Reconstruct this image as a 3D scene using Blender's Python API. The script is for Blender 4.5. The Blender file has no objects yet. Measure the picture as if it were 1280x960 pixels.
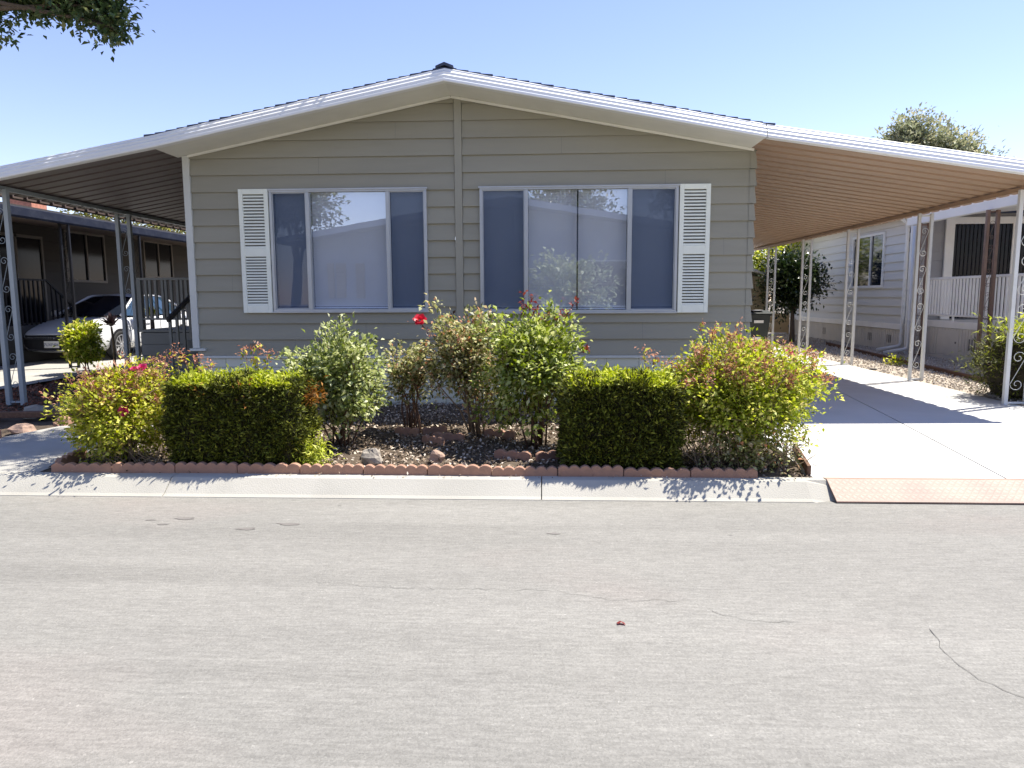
import bpy, math, random
import numpy as np
from mathutils import Vector, Matrix
random.seed(7)
sc = bpy.context.scene
COL = sc.collection
D2R = math.radians

# ------------------------------------------------------------------ materials
def new_mat(name):
    m = bpy.data.materials.new(name); m.use_nodes = True
    nt = m.node_tree
    for n in list(nt.nodes): nt.nodes.remove(n)
    out = nt.nodes.new('ShaderNodeOutputMaterial')
    return m, nt, out

def node(nt, kind, **kw):
    n = nt.nodes.new(kind)
    for k, v in kw.items():
        if k in n.inputs: n.inputs[k].default_value = v
        else: setattr(n, k, v)
    return n

def ramp(nt, stops, interp='LINEAR'):
    r = nt.nodes.new('ShaderNodeValToRGB'); cr = r.color_ramp; cr.interpolation = interp
    while len(cr.elements) < len(stops): cr.elements.new(0.5)
    for e, (p, c) in zip(cr.elements, stops):
        e.position = p; e.color = (c[0], c[1], c[2], 1)
    return r

def coords(nt, scale=(1, 1, 1)):
    tc = nt.nodes.new('ShaderNodeTexCoord'); mp = nt.nodes.new('ShaderNodeMapping')
    mp.inputs['Scale'].default_value = scale
    nt.links.new(tc.outputs['Object'], mp.inputs['Vector'])
    return mp.outputs['Vector']

def mix(nt, fac, a, b, kind='MIX'):
    n = nt.nodes.new('ShaderNodeMix'); n.data_type = 'RGBA'; n.blend_type = kind
    for i, v in ((0, fac), (6, a), (7, b)):
        if hasattr(v, 'node'): nt.links.new(v, n.inputs[i])
        else: n.inputs[i].default_value = v if i == 0 else (v[0], v[1], v[2], 1)
    return n.outputs[2]

def paint(name, col, rough=.6, metal=0.0, vary=.12, scale=3.0, bump=0.0, bscale=60.0, spec=.4, stretch=(1, 1, 1), dirt=None, dscale=1.2, dfac=.35):
    """plain coated surface: slow colour drift, optional dirt patches and fine bump"""
    m, nt, out = new_mat(name)
    v = coords(nt, stretch)
    n = node(nt, 'ShaderNodeTexNoise', Scale=scale, Detail=5.0); nt.links.new(v, n.inputs['Vector'])
    r = ramp(nt, [(.3, tuple(c*(1-vary) for c in col)), (.7, tuple(min(1, c*(1+vary)) for c in col))])
    nt.links.new(n.outputs['Fac'], r.inputs['Fac'])
    c = r.outputs['Color']
    if dirt:
        n2 = node(nt, 'ShaderNodeTexNoise', Scale=dscale, Detail=8.0, Roughness=.65); nt.links.new(v, n2.inputs['Vector'])
        r2 = ramp(nt, [(.48, (0, 0, 0)), (.72, (dfac, dfac, dfac))]); nt.links.new(n2.outputs['Fac'], r2.inputs['Fac'])
        c = mix(nt, r2.outputs['Color'], c, dirt)
    b = node(nt, 'ShaderNodeBsdfPrincipled', Roughness=rough, Metallic=metal)
    b.inputs['Specular IOR Level'].default_value = spec
    nt.links.new(c, b.inputs['Base Color'])
    if bump:
        n3 = node(nt, 'ShaderNodeTexNoise', Scale=bscale, Detail=4.0); nt.links.new(v, n3.inputs['Vector'])
        bp = node(nt, 'ShaderNodeBump', Strength=bump, Distance=.01); nt.links.new(n3.outputs['Fac'], bp.inputs['Height'])
        nt.links.new(bp.outputs['Normal'], b.inputs['Normal'])
    nt.links.new(b.outputs['BSDF'], out.inputs['Surface'])
    return m

def leafmat(name, stops, rough=.45, trans=.25, spec=.5):
    """each leaf its own shade (random per island), thin leaves let light through"""
    m, nt, out = new_mat(name)
    g = nt.nodes.new('ShaderNodeNewGeometry')
    r = ramp(nt, stops); nt.links.new(g.outputs['Random Per Island'], r.inputs['Fac'])
    b = node(nt, 'ShaderNodeBsdfPrincipled', Roughness=rough); b.inputs['Specular IOR Level'].default_value = spec
    nt.links.new(r.outputs['Color'], b.inputs['Base Color'])
    t = nt.nodes.new('ShaderNodeBsdfTranslucent')
    hs = node(nt, 'ShaderNodeHueSaturation', Saturation=1.15, Value=1.3); nt.links.new(r.outputs['Color'], hs.inputs['Color'])
    nt.links.new(hs.outputs['Color'], t.inputs['Color'])
    mx = node(nt, 'ShaderNodeMixShader', Fac=trans)
    nt.links.new(b.outputs['BSDF'], mx.inputs[1]); nt.links.new(t.outputs['BSDF'], mx.inputs[2])
    nt.links.new(mx.outputs['Shader'], out.inputs['Surface'])
    return m

def glassmat(name, tint, refl, rough=.0, reflcol=(.9, .94, 1)):
    m, nt, out = new_mat(name)
    tr = nt.nodes.new('ShaderNodeBsdfTransparent'); tr.inputs['Color'].default_value = (*tint, 1)
    gl = node(nt, 'ShaderNodeBsdfGlossy', Roughness=rough); gl.inputs['Color'].default_value = (*reflcol, 1)
    n = node(nt, 'ShaderNodeTexNoise', Scale=1.1, Detail=2.0); nt.links.new(coords(nt), n.inputs['Vector'])
    bp = node(nt, 'ShaderNodeBump', Strength=.03, Distance=.02); nt.links.new(n.outputs['Fac'], bp.inputs['Height'])
    nt.links.new(bp.outputs['Normal'], gl.inputs['Normal'])
    mx = node(nt, 'ShaderNodeMixShader', Fac=refl)
    nt.links.new(tr.outputs['BSDF'], mx.inputs[1]); nt.links.new(gl.outputs['BSDF'], mx.inputs[2])
    nt.links.new(mx.outputs['Shader'], out.inputs['Surface'])
    return m

def asphaltmat():
    m, nt, out = new_mat('worn_asphalt')
    v = coords(nt)
    def n(sc_, stretch, det=4.0, rough=.5, rot=0.0):
        tc = nt.nodes.new('ShaderNodeTexCoord'); mp = nt.nodes.new('ShaderNodeMapping'); mp.inputs['Scale'].default_value = stretch; mp.inputs['Rotation'].default_value = (0, 0, rot)
        nt.links.new(tc.outputs['Object'], mp.inputs['Vector'])
        q = node(nt, 'ShaderNodeTexNoise', Scale=sc_, Detail=det, Roughness=rough); nt.links.new(mp.outputs['Vector'], q.inputs['Vector']); return q.outputs['Fac']
    def mul(c, fac, stops, k=1.0):
        r = ramp(nt, stops); nt.links.new(fac, r.inputs['Fac']); return mix(nt, k, c, r.outputs['Color'], 'MULTIPLY')
    g = lambda a, w=0.0: (a+w, a, a-w)
    r1 = ramp(nt, [(.3, (.220, .212, .192)), (.7, (.255, .245, .220))]); nt.links.new(n(.6, (.5, 1, 1)), r1.inputs['Fac'])
    c = r1.outputs['Color']
    # tyre-worn bands along the street, slightly askew
    c = mul(c, n(1.1, (.10, 1.0, 1), 3.0, .45, .06), [(.36, g(.91)), (.52, g(1.0)), (.66, g(1.06))])
    c = mul(c, n(2.6, (.08, 1.6, 1), 5.0, .6, -.05), [(.32, g(.93)), (.68, g(1.06))])
    # pinkish worn patches
    r4 = ramp(nt, [(.54, (0, 0, 0)), (.70, (.5, .5, .5))]); nt.links.new(n(.75, (.55, 1, 1), 4.0), r4.inputs['Fac'])
    c = mix(nt, r4.outputs['Color'], c, (.262, .228, .205))
    # darker damp-looking blotches and tiny oil drips
    c = mul(c, n(1.7, (.8, 1.2, 1), 6.0, .7), [(.28, g(.88)), (.42, g(1.0))])
    vo = node(nt, 'ShaderNodeTexVoronoi', Scale=2.2); vo.inputs['Randomness'].default_value = 1.0; nt.links.new(v, vo.inputs['Vector'])
    c = mul(c, vo.outputs['Distance'], [(.018, g(.62)), (.05, g(1.0))], .8)
    # aggregate
    gr = node(nt, 'ShaderNodeTexVoronoi', Scale=120.0); nt.links.new(v, gr.inputs['Vector'])
    c = mul(c, gr.outputs['Color'], [(0, g(.80)), (.93, g(1.14)), (1, g(1.55))], .85)
    c = mul(c, n(34.0, (.22, 1.5, 1), 4.0, .65), [(.3, g(.86)), (.5, g(1.0)), (.7, g(1.16))])
    b = node(nt, 'ShaderNodeBsdfPrincipled', Roughness=.88); b.inputs['Specular IOR Level'].default_value = .2
    nt.links.new(c, b.inputs['Base Color'])
    n3 = node(nt, 'ShaderNodeTexNoise', Scale=150.0, Detail=3.0); nt.links.new(v, n3.inputs['Vector'])
    bp = node(nt, 'ShaderNodeBump', Strength=.4, Distance=.005); nt.links.new(n3.outputs['Fac'], bp.inputs['Height'])
    nt.links.new(bp.outputs['Normal'], b.inputs['Normal'])
    nt.links.new(b.outputs['BSDF'], out.inputs['Surface'])
    return m

def skirtmat():
    m, nt, out = new_mat('painted_brick_skirting')
    tc = nt.nodes.new('ShaderNodeTexCoord'); sp = nt.nodes.new('ShaderNodeSeparateXYZ'); cb = nt.nodes.new('ShaderNodeCombineXYZ')
    nt.links.new(tc.outputs['Object'], sp.inputs[0]); nt.links.new(sp.outputs['X'], cb.inputs['X']); nt.links.new(sp.outputs['Z'], cb.inputs['Y'])
    br = nt.nodes.new('ShaderNodeTexBrick')
    br.inputs['Scale'].default_value = 1.0; br.inputs['Brick Width'].default_value = .42; br.inputs['Row Height'].default_value = .135
    br.inputs['Mortar Size'].default_value = .009; br.inputs['Mortar Smooth'].default_value = .4
    br.inputs['Color1'].default_value = (.60, .60, .49, 1); br.inputs['Color2'].default_value = (.68, .68, .57, 1); br.inputs['Mortar'].default_value = (.48, .48, .39, 1)
    nt.links.new(cb.outputs[0], br.inputs['Vector'])
    b = node(nt, 'ShaderNodeBsdfPrincipled', Roughness=.7); nt.links.new(br.outputs['Color'], b.inputs['Base Color'])
    bp = node(nt, 'ShaderNodeBump', Strength=.6, Distance=.012); bp.invert = True
    nt.links.new(br.outputs['Fac'], bp.inputs['Height']); nt.links.new(bp.outputs['Normal'], b.inputs['Normal'])
    nt.links.new(b.outputs['BSDF'], out.inputs['Surface'])
    return m

def platemat():
    m, nt, out = new_mat('tread_plate')
    tc = nt.nodes.new('ShaderNodeTexCoord'); mp = nt.nodes.new('ShaderNodeMapping'); mp.inputs['Rotation'].default_value = (0, 0, D2R(45))
    nt.links.new(tc.outputs['Object'], mp.inputs['Vector'])
    ck = node(nt, 'ShaderNodeTexVoronoi', Scale=26.0); ck.distance = 'CHEBYCHEV'; ck.inputs['Randomness'].default_value = 0.0
    nt.links.new(mp.outputs['Vector'], ck.inputs['Vector'])
    r = ramp(nt, [(.1, (.38, .265, .21)), (.5, (.31, .205, .155))]); nt.links.new(ck.outputs['Distance'], r.inputs['Fac'])
    n = node(nt, 'ShaderNodeTexNoise', Scale=2.5, Detail=6.0); nt.links.new(tc.outputs['Object'], n.inputs['Vector'])
    r2 = ramp(nt, [(.35, (.8, .8, .8)), (.7, (1.25, 1.2, 1.15))]); nt.links.new(n.outputs['Fac'], r2.inputs['Fac'])
    c = mix(nt, 1.0, r.outputs['Color'], r2.outputs['Color'], 'MULTIPLY')
    b = node(nt, 'ShaderNodeBsdfPrincipled', Roughness=.6); nt.links.new(c, b.inputs['Base Color'])
    bp = node(nt, 'ShaderNodeBump', Strength=.5, Distance=.01); bp.invert = True
    nt.links.new(ck.outputs['Distance'], bp.inputs['Height']); nt.links.new(bp.outputs['Normal'], b.inputs['Normal'])
    nt.links.new(b.outputs['BSDF'], out.inputs['Surface'])
    return m

M = {}
M['siding'] = paint('olive_grey_siding', (.318, .300, .232), .55, vary=.08, scale=1.1, bump=.12, bscale=40, stretch=(.3, 1, 3), dirt=(.24, .23, .16), dscale=1.4, dfac=.35)
M['trim'] = paint('pale_grey_trim', (.60, .61, .56), .5, vary=.04)
M['batten'] = paint('siding_batten', (.326, .310, .245), .55, vary=.04)
M['skirt'] = skirtmat()
M['fascia'] = paint('white_metal_fascia', (.86, .86, .83), .4, vary=.03, dirt=(.55, .55, .52), dscale=3, dfac=.2)
M['soffit'] = paint('cream_soffit', (.80, .785, .70), .6, vary=.05)
M['shingle'] = paint('dark_slate_shingle', (.055, .068, .105), .85, vary=.3, scale=14, bump=.5, bscale=120)
M['alu'] = paint('dull_aluminium', (.50, .51, .50), .42, metal=.35, vary=.06)
M['shutter'] = paint('white_shutter_vinyl', (.86, .88, .76), .55, vary=.03, dirt=(.5, .5, .42), dscale=4, dfac=.2)
M['blind'] = paint('white_blind_slat', (.86, .90, .96), .5, vary=.03)
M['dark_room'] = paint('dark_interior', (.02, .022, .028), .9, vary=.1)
M['glass_center'] = glassmat('window_glass', (.97, .98, 1.0), .30)
M['glass_side'] = glassmat('window_glass_screened', (.80, .84, .9), .12)
def screenmat():
    m, nt, out = new_mat('insect_screen_mesh')
    tr = nt.nodes.new('ShaderNodeBsdfTransparent'); df = node(nt, 'ShaderNodeBsdfDiffuse'); df.inputs['Color'].default_value = (.075, .105, .165, 1)
    mx = node(nt, 'ShaderNodeMixShader', Fac=.52); nt.links.new(tr.outputs[0], mx.inputs[1]); nt.links.new(df.outputs[0], mx.inputs[2])
    nt.links.new(mx.outputs[0], out.inputs['Surface']); return m
M['screen'] = screenmat()
M['dark_glass'] = paint('dark_window_glass', (.012, .016, .026), .06, vary=.1, spec=.6)
M['dim_glass'] = paint('dim_window_glass', (.007, .008, .012), .12, vary=.1, spec=.12)
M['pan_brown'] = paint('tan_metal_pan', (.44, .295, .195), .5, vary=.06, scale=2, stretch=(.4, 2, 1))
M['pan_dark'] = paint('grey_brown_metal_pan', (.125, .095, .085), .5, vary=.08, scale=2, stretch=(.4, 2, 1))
M['post_white'] = paint('white_iron', (.68, .68, .64), .5, vary=.05, dirt=(.4, .38, .33), dscale=6, dfac=.3)
M['post_grey'] = paint('blue_grey_iron', (.34, .38, .39), .45, vary=.06)
M['post_black'] = paint('black_iron', (.014, .014, .017), .5, spec=.2, vary=.1)
M['post_brown'] = paint('brown_iron', (.20, .125, .09), .55, vary=.15, scale=8)
M['deck'] = paint('grey_deck_paint', (.20, .20, .175), .65, vary=.08)
M['deck_dark'] = paint('dark_handrail_paint', (.035, .035, .035), .5)
M['asphalt'] = asphaltmat()
M['concrete'] = paint('pale_concrete', (.58, .57, .54), .85, vary=.05, scale=1.2, bump=.2, bscale=150, dirt=(.47, .45, .41), dscale=1.0, dfac=.25)
M['walk'] = paint('walk_concrete', (.40, .385, .35), .85, vary=.08, scale=2, bump=.2, bscale=120, dirt=(.27, .25, .21), dscale=1.3, dfac=.4)
M['kerb'] = paint('kerb_concrete', (.43, .41, .355), .85, vary=.09, scale=3, bump=.35, bscale=110, dirt=(.27, .25, .21), dscale=1.5, dfac=.4)
M['soil'] = paint('dry_soil', (.095, .07, .048), .95, vary=.3, scale=7, bump=.8, bscale=50)
M['ground'] = paint('bare_ground', (.19, .16, .12), .95, vary=.25, scale=1.5, bump=.6, bscale=30)
M['chip'] = leafmat('bark_chip', [(0, (.05, .035, .022)), (.3, (.19, .14, .095)), (.65, (.42, .33, .25)), (1, (.72, .64, .53))], .9, .0, .1)
M['redchip'] = leafmat('red_bark_chip', [(0, (.12, .045, .03)), (.5, (.24, .1, .065)), (1, (.36, .19, .13))], .9, .0, .1)
M['gravel'] = paint('tan_gravel_base', (.40, .345, .28), .95, vary=.2, scale=40, bump=.8, bscale=80)
M['pebble'] = leafmat('pebble', [(0, (.26, .2, .15)), (.4, (.42, .36, .29)), (.8, (.55, .5, .43)), (1, (.66, .63, .58))], .9, 0, .2)
M['terracotta'] = paint('terracotta_edging', (.38, .215, .145), .85, vary=.18, scale=7, bump=.4, bscale=90, dirt=(.2, .14, .1), dscale=5, dfac=.5)
M['rust_timber'] = paint('weathered_timber', (.17, .095, .06), .9, vary=.25, scale=5, stretch=(8, .4, 8), bump=.4, bscale=40)
M['rock'] = paint('grey_stone', (.34, .30, .245), .9, vary=.25, scale=8, bump=.7, bscale=40)
M['rock_dark'] = paint('dark_stone', (.10, .095, .09), .9, vary=.25, scale=8, bump=.7, bscale=40)
M['rock_pink'] = paint('pink_stone', (.40, .27, .2), .9, vary=.2, scale=8, bump=.6, bscale=40)
M['plate'] = platemat()
M['crack'] = paint('road_crack', (.11, .105, .095), .95)
M['stain'] = paint('oil_stain', (.175, .16, .145), .8, vary=.12, scale=9)
M['bark'] = paint('bark', (.13, .10, .075), .95, vary=.3, scale=12, bump=.8, bscale=40, stretch=(3, 3, .6))
M['cane'] = paint('rose_cane', (.15, .085, .055), .8, vary=.3, scale=12)
M['cane_grey'] = paint('woody_stem', (.26, .19, .125), .9, vary=.3, scale=12)
M['car_white'] = paint('white_car_paint', (.78, .79, .81), .18, vary=.01, spec=.6)
M['chrome'] = paint('chrome', (.75, .75, .76), .15, metal=1.0, vary=.02)
M['alloy'] = paint('alloy_rim', (.62, .62, .63), .3, metal=.7, vary=.03)
M['rubber'] = paint('tyre_rubber', (.02, .02, .02), .8, vary=.15)
M['black_plastic'] = paint('black_plastic', (.018, .018, .02), .45, vary=.1)
M['bin'] = paint('bin_plastic', (.028, .033, .03), .55, vary=.15)
M['lamp'] = paint('headlamp_lens', (.35, .37, .40), .1, vary=.1, spec=.8)
M['plate_white'] = paint('licence_plate_white', (.7, .7, .68), .4, vary=.03)
M['plate_blue'] = paint('licence_characters', (.05, .07, .22), .5)
M['nb_siding'] = paint('pale_blue_grey_siding', (.60, .585, .54), .55, vary=.04, stretch=(1, .3, 3))
M['nb_skirt'] = paint('beige_skirting', (.64, .59, .51), .7, vary=.05)
M['nb_trim'] = paint('offwhite_trim', (.84, .81, .75), .5, vary=.04)
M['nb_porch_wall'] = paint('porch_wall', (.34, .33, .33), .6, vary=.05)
M['vent'] = paint('vent_slot', (.16, .14, .13), .7)
M['left_siding'] = paint('shade_dark_brown_siding', (.040, .035, .030), .65, vary=.06, stretch=(1, .3, 3))  # shade under the awning is put into this dark brown
M['left_roof'] = paint('shade_dark_fascia', (.020, .024, .04), .8, spec=.1, vary=.1, dirt=(.06, .065, .08), dscale=4, dfac=.5)  # tree shade over the awning edge is put into this dark colour
M['left_frame'] = paint('beige_window_frame', (.16, .14, .12), .5, vary=.05)
M['brick_red'] = paint('chimney_brick', (.45, .19, .12), .85, vary=.2, scale=14)
M['shed'] = paint('shed_siding', (.44, .38, .27), .7, vary=.06)
M['tan_box'] = paint('tan_panel', (.55, .40, .22), .7, vary=.08)
M['white_roof'] = paint('white_shed_roof', (.75, .75, .74), .5, vary=.03)
M['opp_wall'] = paint('slate_blue_wall', (.15, .19, .27), .7, vary=.06)
M['opp_roof'] = paint('dark_blue_grey_roof', (.11, .14, .21), .8, vary=.12, scale=6)
M['white'] = paint('white_paint', (.75, .75, .72), .5, vary=.03)
M['petal_red'] = leafmat('red_petal', [(0, (.50, .005, .02)), (1, (.75, .02, .05))], .5, .2)
M['petal_pink'] = leafmat('magenta_petal', [(0, (.42, .015, .09)), (1, (.70, .05, .19))], .5, .2)
# leaves
M['lf_rose_pale'] = leafmat('pale_rose_leaf', [(0, (.07, .095, .02)), (.25, (.22, .27, .07)), (.6, (.45, .50, .19)), (1, (.70, .70, .44))], .45, .32, .3)
M['lf_rose_mid'] = leafmat('mid_rose_leaf', [(0, (.07, .10, .012)), (.3, (.22, .28, .035)), (.65, (.43, .49, .12)), (1, (.68, .68, .36))], .45, .32, .3)
M['lf_rose_dull'] = leafmat('dull_rose_leaf', [(0, (.07, .08, .02)), (.3, (.23, .25, .08)), (.65, (.50, .49, .24)), (.88, (.68, .60, .38)), (1, (.56, .22, .12))], .45, .3, .3)
M['lf_lime'] = leafmat('yellow_green_leaf', [(0, (.14, .17, .012)), (.35, (.38, .42, .04)), (.75, (.64, .64, .13)), (1, (.72, .58, .22))], .5, .40, .25)
M['lf_lime2'] = leafmat('fresh_green_leaf', [(0, (.11, .15, .012)), (.35, (.32, .39, .035)), (.75, (.57, .60, .12)), (1, (.70, .60, .23))], .5, .40, .25)
M['lf_red'] = leafmat('new_red_leaf', [(0, (.12, .018, .02)), (.6, (.26, .05, .045)), (1, (.38, .12, .08))], .4, .25)
M['lf_rust'] = leafmat('rusty_seed_head', [(0, (.30, .11, .07)), (.5, (.52, .25, .17)), (1, (.70, .46, .34))], .7, .3, .2)
M['lf_black'] = leafmat('dark_plum_leaf', [(0, (.02, .012, .015)), (1, (.06, .03, .035))], .5, .1)
M['lf_juniper'] = leafmat('juniper_spray', [(0, (.028, .026, .008)), (.5, (.075, .085, .012)), (.85, (.17, .195, .022)), (1, (.34, .34, .06))], .6, .12, .2)
M['lf_sunlit_fresh'] = leafmat('sunlit_fresh_tip', [(0, (.22, .27, .02)), (.5, (.46, .52, .055)), (1, (.70, .70, .20))], .6, .3, .2)  # lime tips; sun on the hedge tops is put into the colour
M['lf_dry'] = leafmat('dry_brown_spray', [(0, (.2, .08, .02)), (1, (.4, .2, .06))], .8, .2, .1)
M['lf_dark'] = leafmat('dark_glossy_leaf', [(0, (.012, .022, .008)), (.6, (.035, .06, .018)), (1, (.10, .13, .035))], .3, .15, .6)
M['lf_tree'] = leafmat('tree_leaf', [(0, (.035, .065, .025)), (.5, (.08, .125, .045)), (.85, (.15, .19, .07)), (1, (.26, .27, .12))], .45, .3, .5)
M['lf_far'] = leafmat('grey_green_leaf', [(0, (.15, .18, .11)), (.5, (.30, .32, .20)), (1, (.55, .52, .34))], .6, .3, .3)
M['lf_yellow'] = leafmat('yellowish_leaf', [(0, (.10, .12, .03)), (.6, (.24, .25, .07)), (1, (.38, .34, .12))], .6, .3, .3)
M['lf_pale'] = leafmat('silvery_leaf', [(0, (.14, .18, .09)), (1, (.42, .45, .3))], .5, .3, .4)
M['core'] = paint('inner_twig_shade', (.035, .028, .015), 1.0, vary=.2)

# ------------------------------------------------------------------ object helpers
WORLD = {}     # world location of every rooted object (parents never rotate unless stated)

def tag(o, label=None, cat=None, group=None, kind=None):
    if label: o['label'] = label
    if cat: o['category'] = cat
    if group: o['group'] = group
    if kind: o['kind'] = kind
    return o

def empty(name, loc, label=None, cat=None, group=None):
    o = bpy.data.objects.new(name, None); COL.objects.link(o)
    o.location = loc; o.empty_display_size = .1
    WORLD[o.name] = Vector(loc)
    return tag(o, label, cat, group)

class MB:
    """collects faces (world coordinates) and links them as ONE mesh object"""
    def __init__(s): s.v = []; s.f = []
    def poly(s, pts):
        i = len(s.v); s.v += [tuple(p) for p in pts]; s.f.append(tuple(range(i, i+len(pts)))); return s
    def grid(s, rows, closed_u=False, closed_v=False):
        i = len(s.v); nr = len(rows); nc = len(rows[0])
        for r in rows: s.v += [tuple(p) for p in r]
        for a in range(nr if closed_v else nr-1):
            for b in range(nc if closed_u else nc-1):
                a2 = (a+1) % nr; b2 = (b+1) % nc
                s.f.append((i+a*nc+b, i+a*nc+b2, i+a2*nc+b2, i+a2*nc+b))
        return s
    def box(s, x0, x1, y0, y1, z0, z1):
        i = len(s.v)
        s.v += [(x0,y0,z0),(x1,y0,z0),(x1,y1,z0),(x0,y1,z0),(x0,y0,z1),(x1,y0,z1),(x1,y1,z1),(x0,y1,z1)]
        s.f += [tuple(i+k for k in q) for q in ((0,3,2,1),(4,5,6,7),(0,1,5,4),(1,2,6,5),(2,3,7,6),(3,0,4,7))]
        return s
    def bar(s, a, b, w, h, up=(0, 0, 1)):
        a = Vector(a); b = Vector(b); d = (b-a).normalized(); u = Vector(up)
        if abs(d.dot(u)) > .99: u = Vector((0, 1, 0))
        r = d.cross(u).normalized(); u = r.cross(d)
        i = len(s.v)
        for p in (a, b):
            for sx, sz in ((-1,-1),(1,-1),(1,1),(-1,1)): s.v.append(tuple(p + r*(sx*w/2) + u*(sz*h/2)))
        s.f += [tuple(i+k for k in q) for q in ((0,1,2,3),(7,6,5,4),(0,4,5,1),(1,5,6,2),(2,6,7,3),(3,7,4,0))]
        return s
    def tube(s, pts, r, n=6, caps=True):
        pts = [Vector(p) for p in pts]; rr = r if isinstance(r, (list, tuple)) else [r]*len(pts)
        rows = []; ref = Vector((.31, .17, .93))
        for k, p in enumerate(pts):
            d = (pts[min(k+1, len(pts)-1)] - pts[max(k-1, 0)])
            if d.length < 1e-9: d = Vector((0, 0, 1))
            d.normalize()
            x = ref - d*ref.dot(d)
            if x.length < 1e-3: x = d.orthogonal()
            x.normalize(); y = d.cross(x); ref = x
            rows.append([p + (x*math.cos(2*math.pi*q/n) + y*math.sin(2*math.pi*q/n))*rr[k] for q in range(n)])
        i = len(s.v); s.grid(rows, closed_u=True)
        if caps:
            s.f.append(tuple(i+q for q in range(n-1, -1, -1))); e = i+(len(rows)-1)*n; s.f.append(tuple(e+q for q in range(n)))
        return s
    def prism(s, outline, axis, a, b):
        """outline: 2-D polygon in the plane across axis; extruded from a to b"""
        def P(u, v, t): return {'x': (t, u, v), 'y': (u, t, v), 'z': (u, v, t)}[axis]
        i = len(s.v); n = len(outline)
        s.v += [P(u, v, a) for u, v in outline] + [P(u, v, b) for u, v in outline]
        s.f.append(tuple(i+k for k in range(n-1, -1, -1))); s.f.append(tuple(i+n+k for k in range(n)))
        s.f += [(i+k, i+(k+1) % n, i+n+(k+1) % n, i+n+k) for k in range(n)]
        return s
    def lathe(s, prof, axis_o, axis_d, n=24):
        o = Vector(axis_o); d = Vector(axis_d).normalized(); x = d.orthogonal().normalized(); y = d.cross(x)
        s.grid([[o + d*h + (x*math.cos(2*math.pi*q/n) + y*math.sin(2*math.pi*q/n))*r for q in range(n)] for r, h in prof], closed_u=True)
        return s
    def build(s, name, mat, parent=None, smooth=False, bevel=0, origin=None, recalc=True, subdiv=0):
        v = np.array(s.v, dtype=float)
        if parent is not None: o0 = WORLD[parent.name]
        else:
            mn, mx = v.min(0), v.max(0)
            o0 = Vector(origin) if origin is not None else Vector(((mn[0]+mx[0])/2, (mn[1]+mx[1])/2, mn[2]))
        v = v - np.array(o0)
        me = bpy.data.meshes.new(name); me.from_pydata(v.tolist(), [], s.f)
        if recalc:
            import bmesh
            bm = bmesh.new(); bm.from_mesh(me)
            bmesh.ops.recalc_face_normals(bm, faces=bm.faces); bm.to_mesh(me); bm.free()
        if smooth: me.polygons.foreach_set('use_smooth', [True]*len(me.polygons))
        me.materials.append(mat); me.update()
        o = bpy.data.objects.new(name, me); COL.objects.link(o)
        if parent is not None: o.parent = parent
        else: o.location = o0
        WORLD[o.name] = Vector(o0)
        if bevel:
            b = o.modifiers.new('bevel', 'BEVEL'); b.width = bevel; b.segments = 2; b.limit_method = 'ANGLE'; b.angle_limit = D2R(40)
        if subdiv:
            b = o.modifiers.new('subdiv', 'SUBSURF'); b.levels = subdiv; b.render_levels = subdiv
        return o

def copy_tree(o, parent=None, delta=None):
    c = o.copy(); COL.objects.link(c)
    if parent is not None: c.parent = parent
    WORLD[c.name] = WORLD[o.name].copy()
    if delta is not None: c.location = Vector(o.location) + Vector(delta); WORLD[c.name] += Vector(delta)
    for ch in list(o.children): copy_tree(ch, c)
    return c

def gz(y): return float(np.interp(y, [-3.7, -.8, 10, 30], [.12, .16, .22, .30]))

# ------------------------------------------------------------------ foliage
def quads_object(name, V, mat, parent, origin=None):
    """V: N x 4 x 3 world coordinates -> one mesh of N separate leaves"""
    N = len(V); o0 = np.array(WORLD[parent.name]) if parent is not None else np.array(origin)
    me = bpy.data.meshes.new(name)
    me.vertices.add(N*4); me.vertices.foreach_set('co', (V.reshape(-1, 3)-o0).astype(np.float32).ravel())
    me.loops.add(N*4); me.loops.foreach_set('vertex_index', np.arange(N*4, dtype=np.int32))
    me.polygons.add(N); me.polygons.foreach_set('loop_start', np.arange(0, N*4, 4, dtype=np.int32))
    me.update(calc_edges=True); me.materials.append(mat)
    o = bpy.data.objects.new(name, me); COL.objects.link(o)
    if parent is not None: o.parent = parent
    else: o.location = o0
    WORLD[o.name] = Vector(o0)
    return o

def norm(a): return a/np.maximum(np.linalg.norm(a, axis=1, keepdims=True), 1e-9)

def leaves(P, axis, rng, L, ratio=.55, up=1.5, fold=.12):
    """P: leaf bases, axis: preferred direction per leaf"""
    N = len(P)
    d = norm(axis + rng.normal(size=(N, 3))*.75)
    n = rng.normal(size=(N, 3)); n[:, 2] = np.abs(n[:, 2])+up; n = norm(n)
    side = norm(np.cross(d, n)); n = np.cross(side, d)
    l = (L*(.6+.8*rng.random(N)))[:, None]; w = l*ratio*.5
    V = np.empty((N, 4, 3))
    V[:, 0] = P; V[:, 1] = P+d*l*.48+side*w+n*l*fold; V[:, 2] = P+d*l-n*l*.08; V[:, 3] = P+d*l*.48-side*w+n*l*fold
    return V

def blob_points(rng, n, cen, rad, shell=.45, rough=.18, zmin=None):
    d = norm(rng.normal(size=(n*2, 3)))
    ph = rng.random(6)*6
    k = 1+rough*(np.sin(d[:, 0]*5+ph[0])*np.sin(d[:, 1]*4+ph[1])+.7*np.sin(d[:, 2]*6+ph[2]+d[:, 0]*3)) + rng.normal(size=n*2)*.06
    r = rng.random(n*2)**shell
    p = np.array(cen)+d*np.array(rad)*(r*k)[:, None]
    if zmin is not None: p = p[p[:, 2] > zmin]
    return p[:n]

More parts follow.
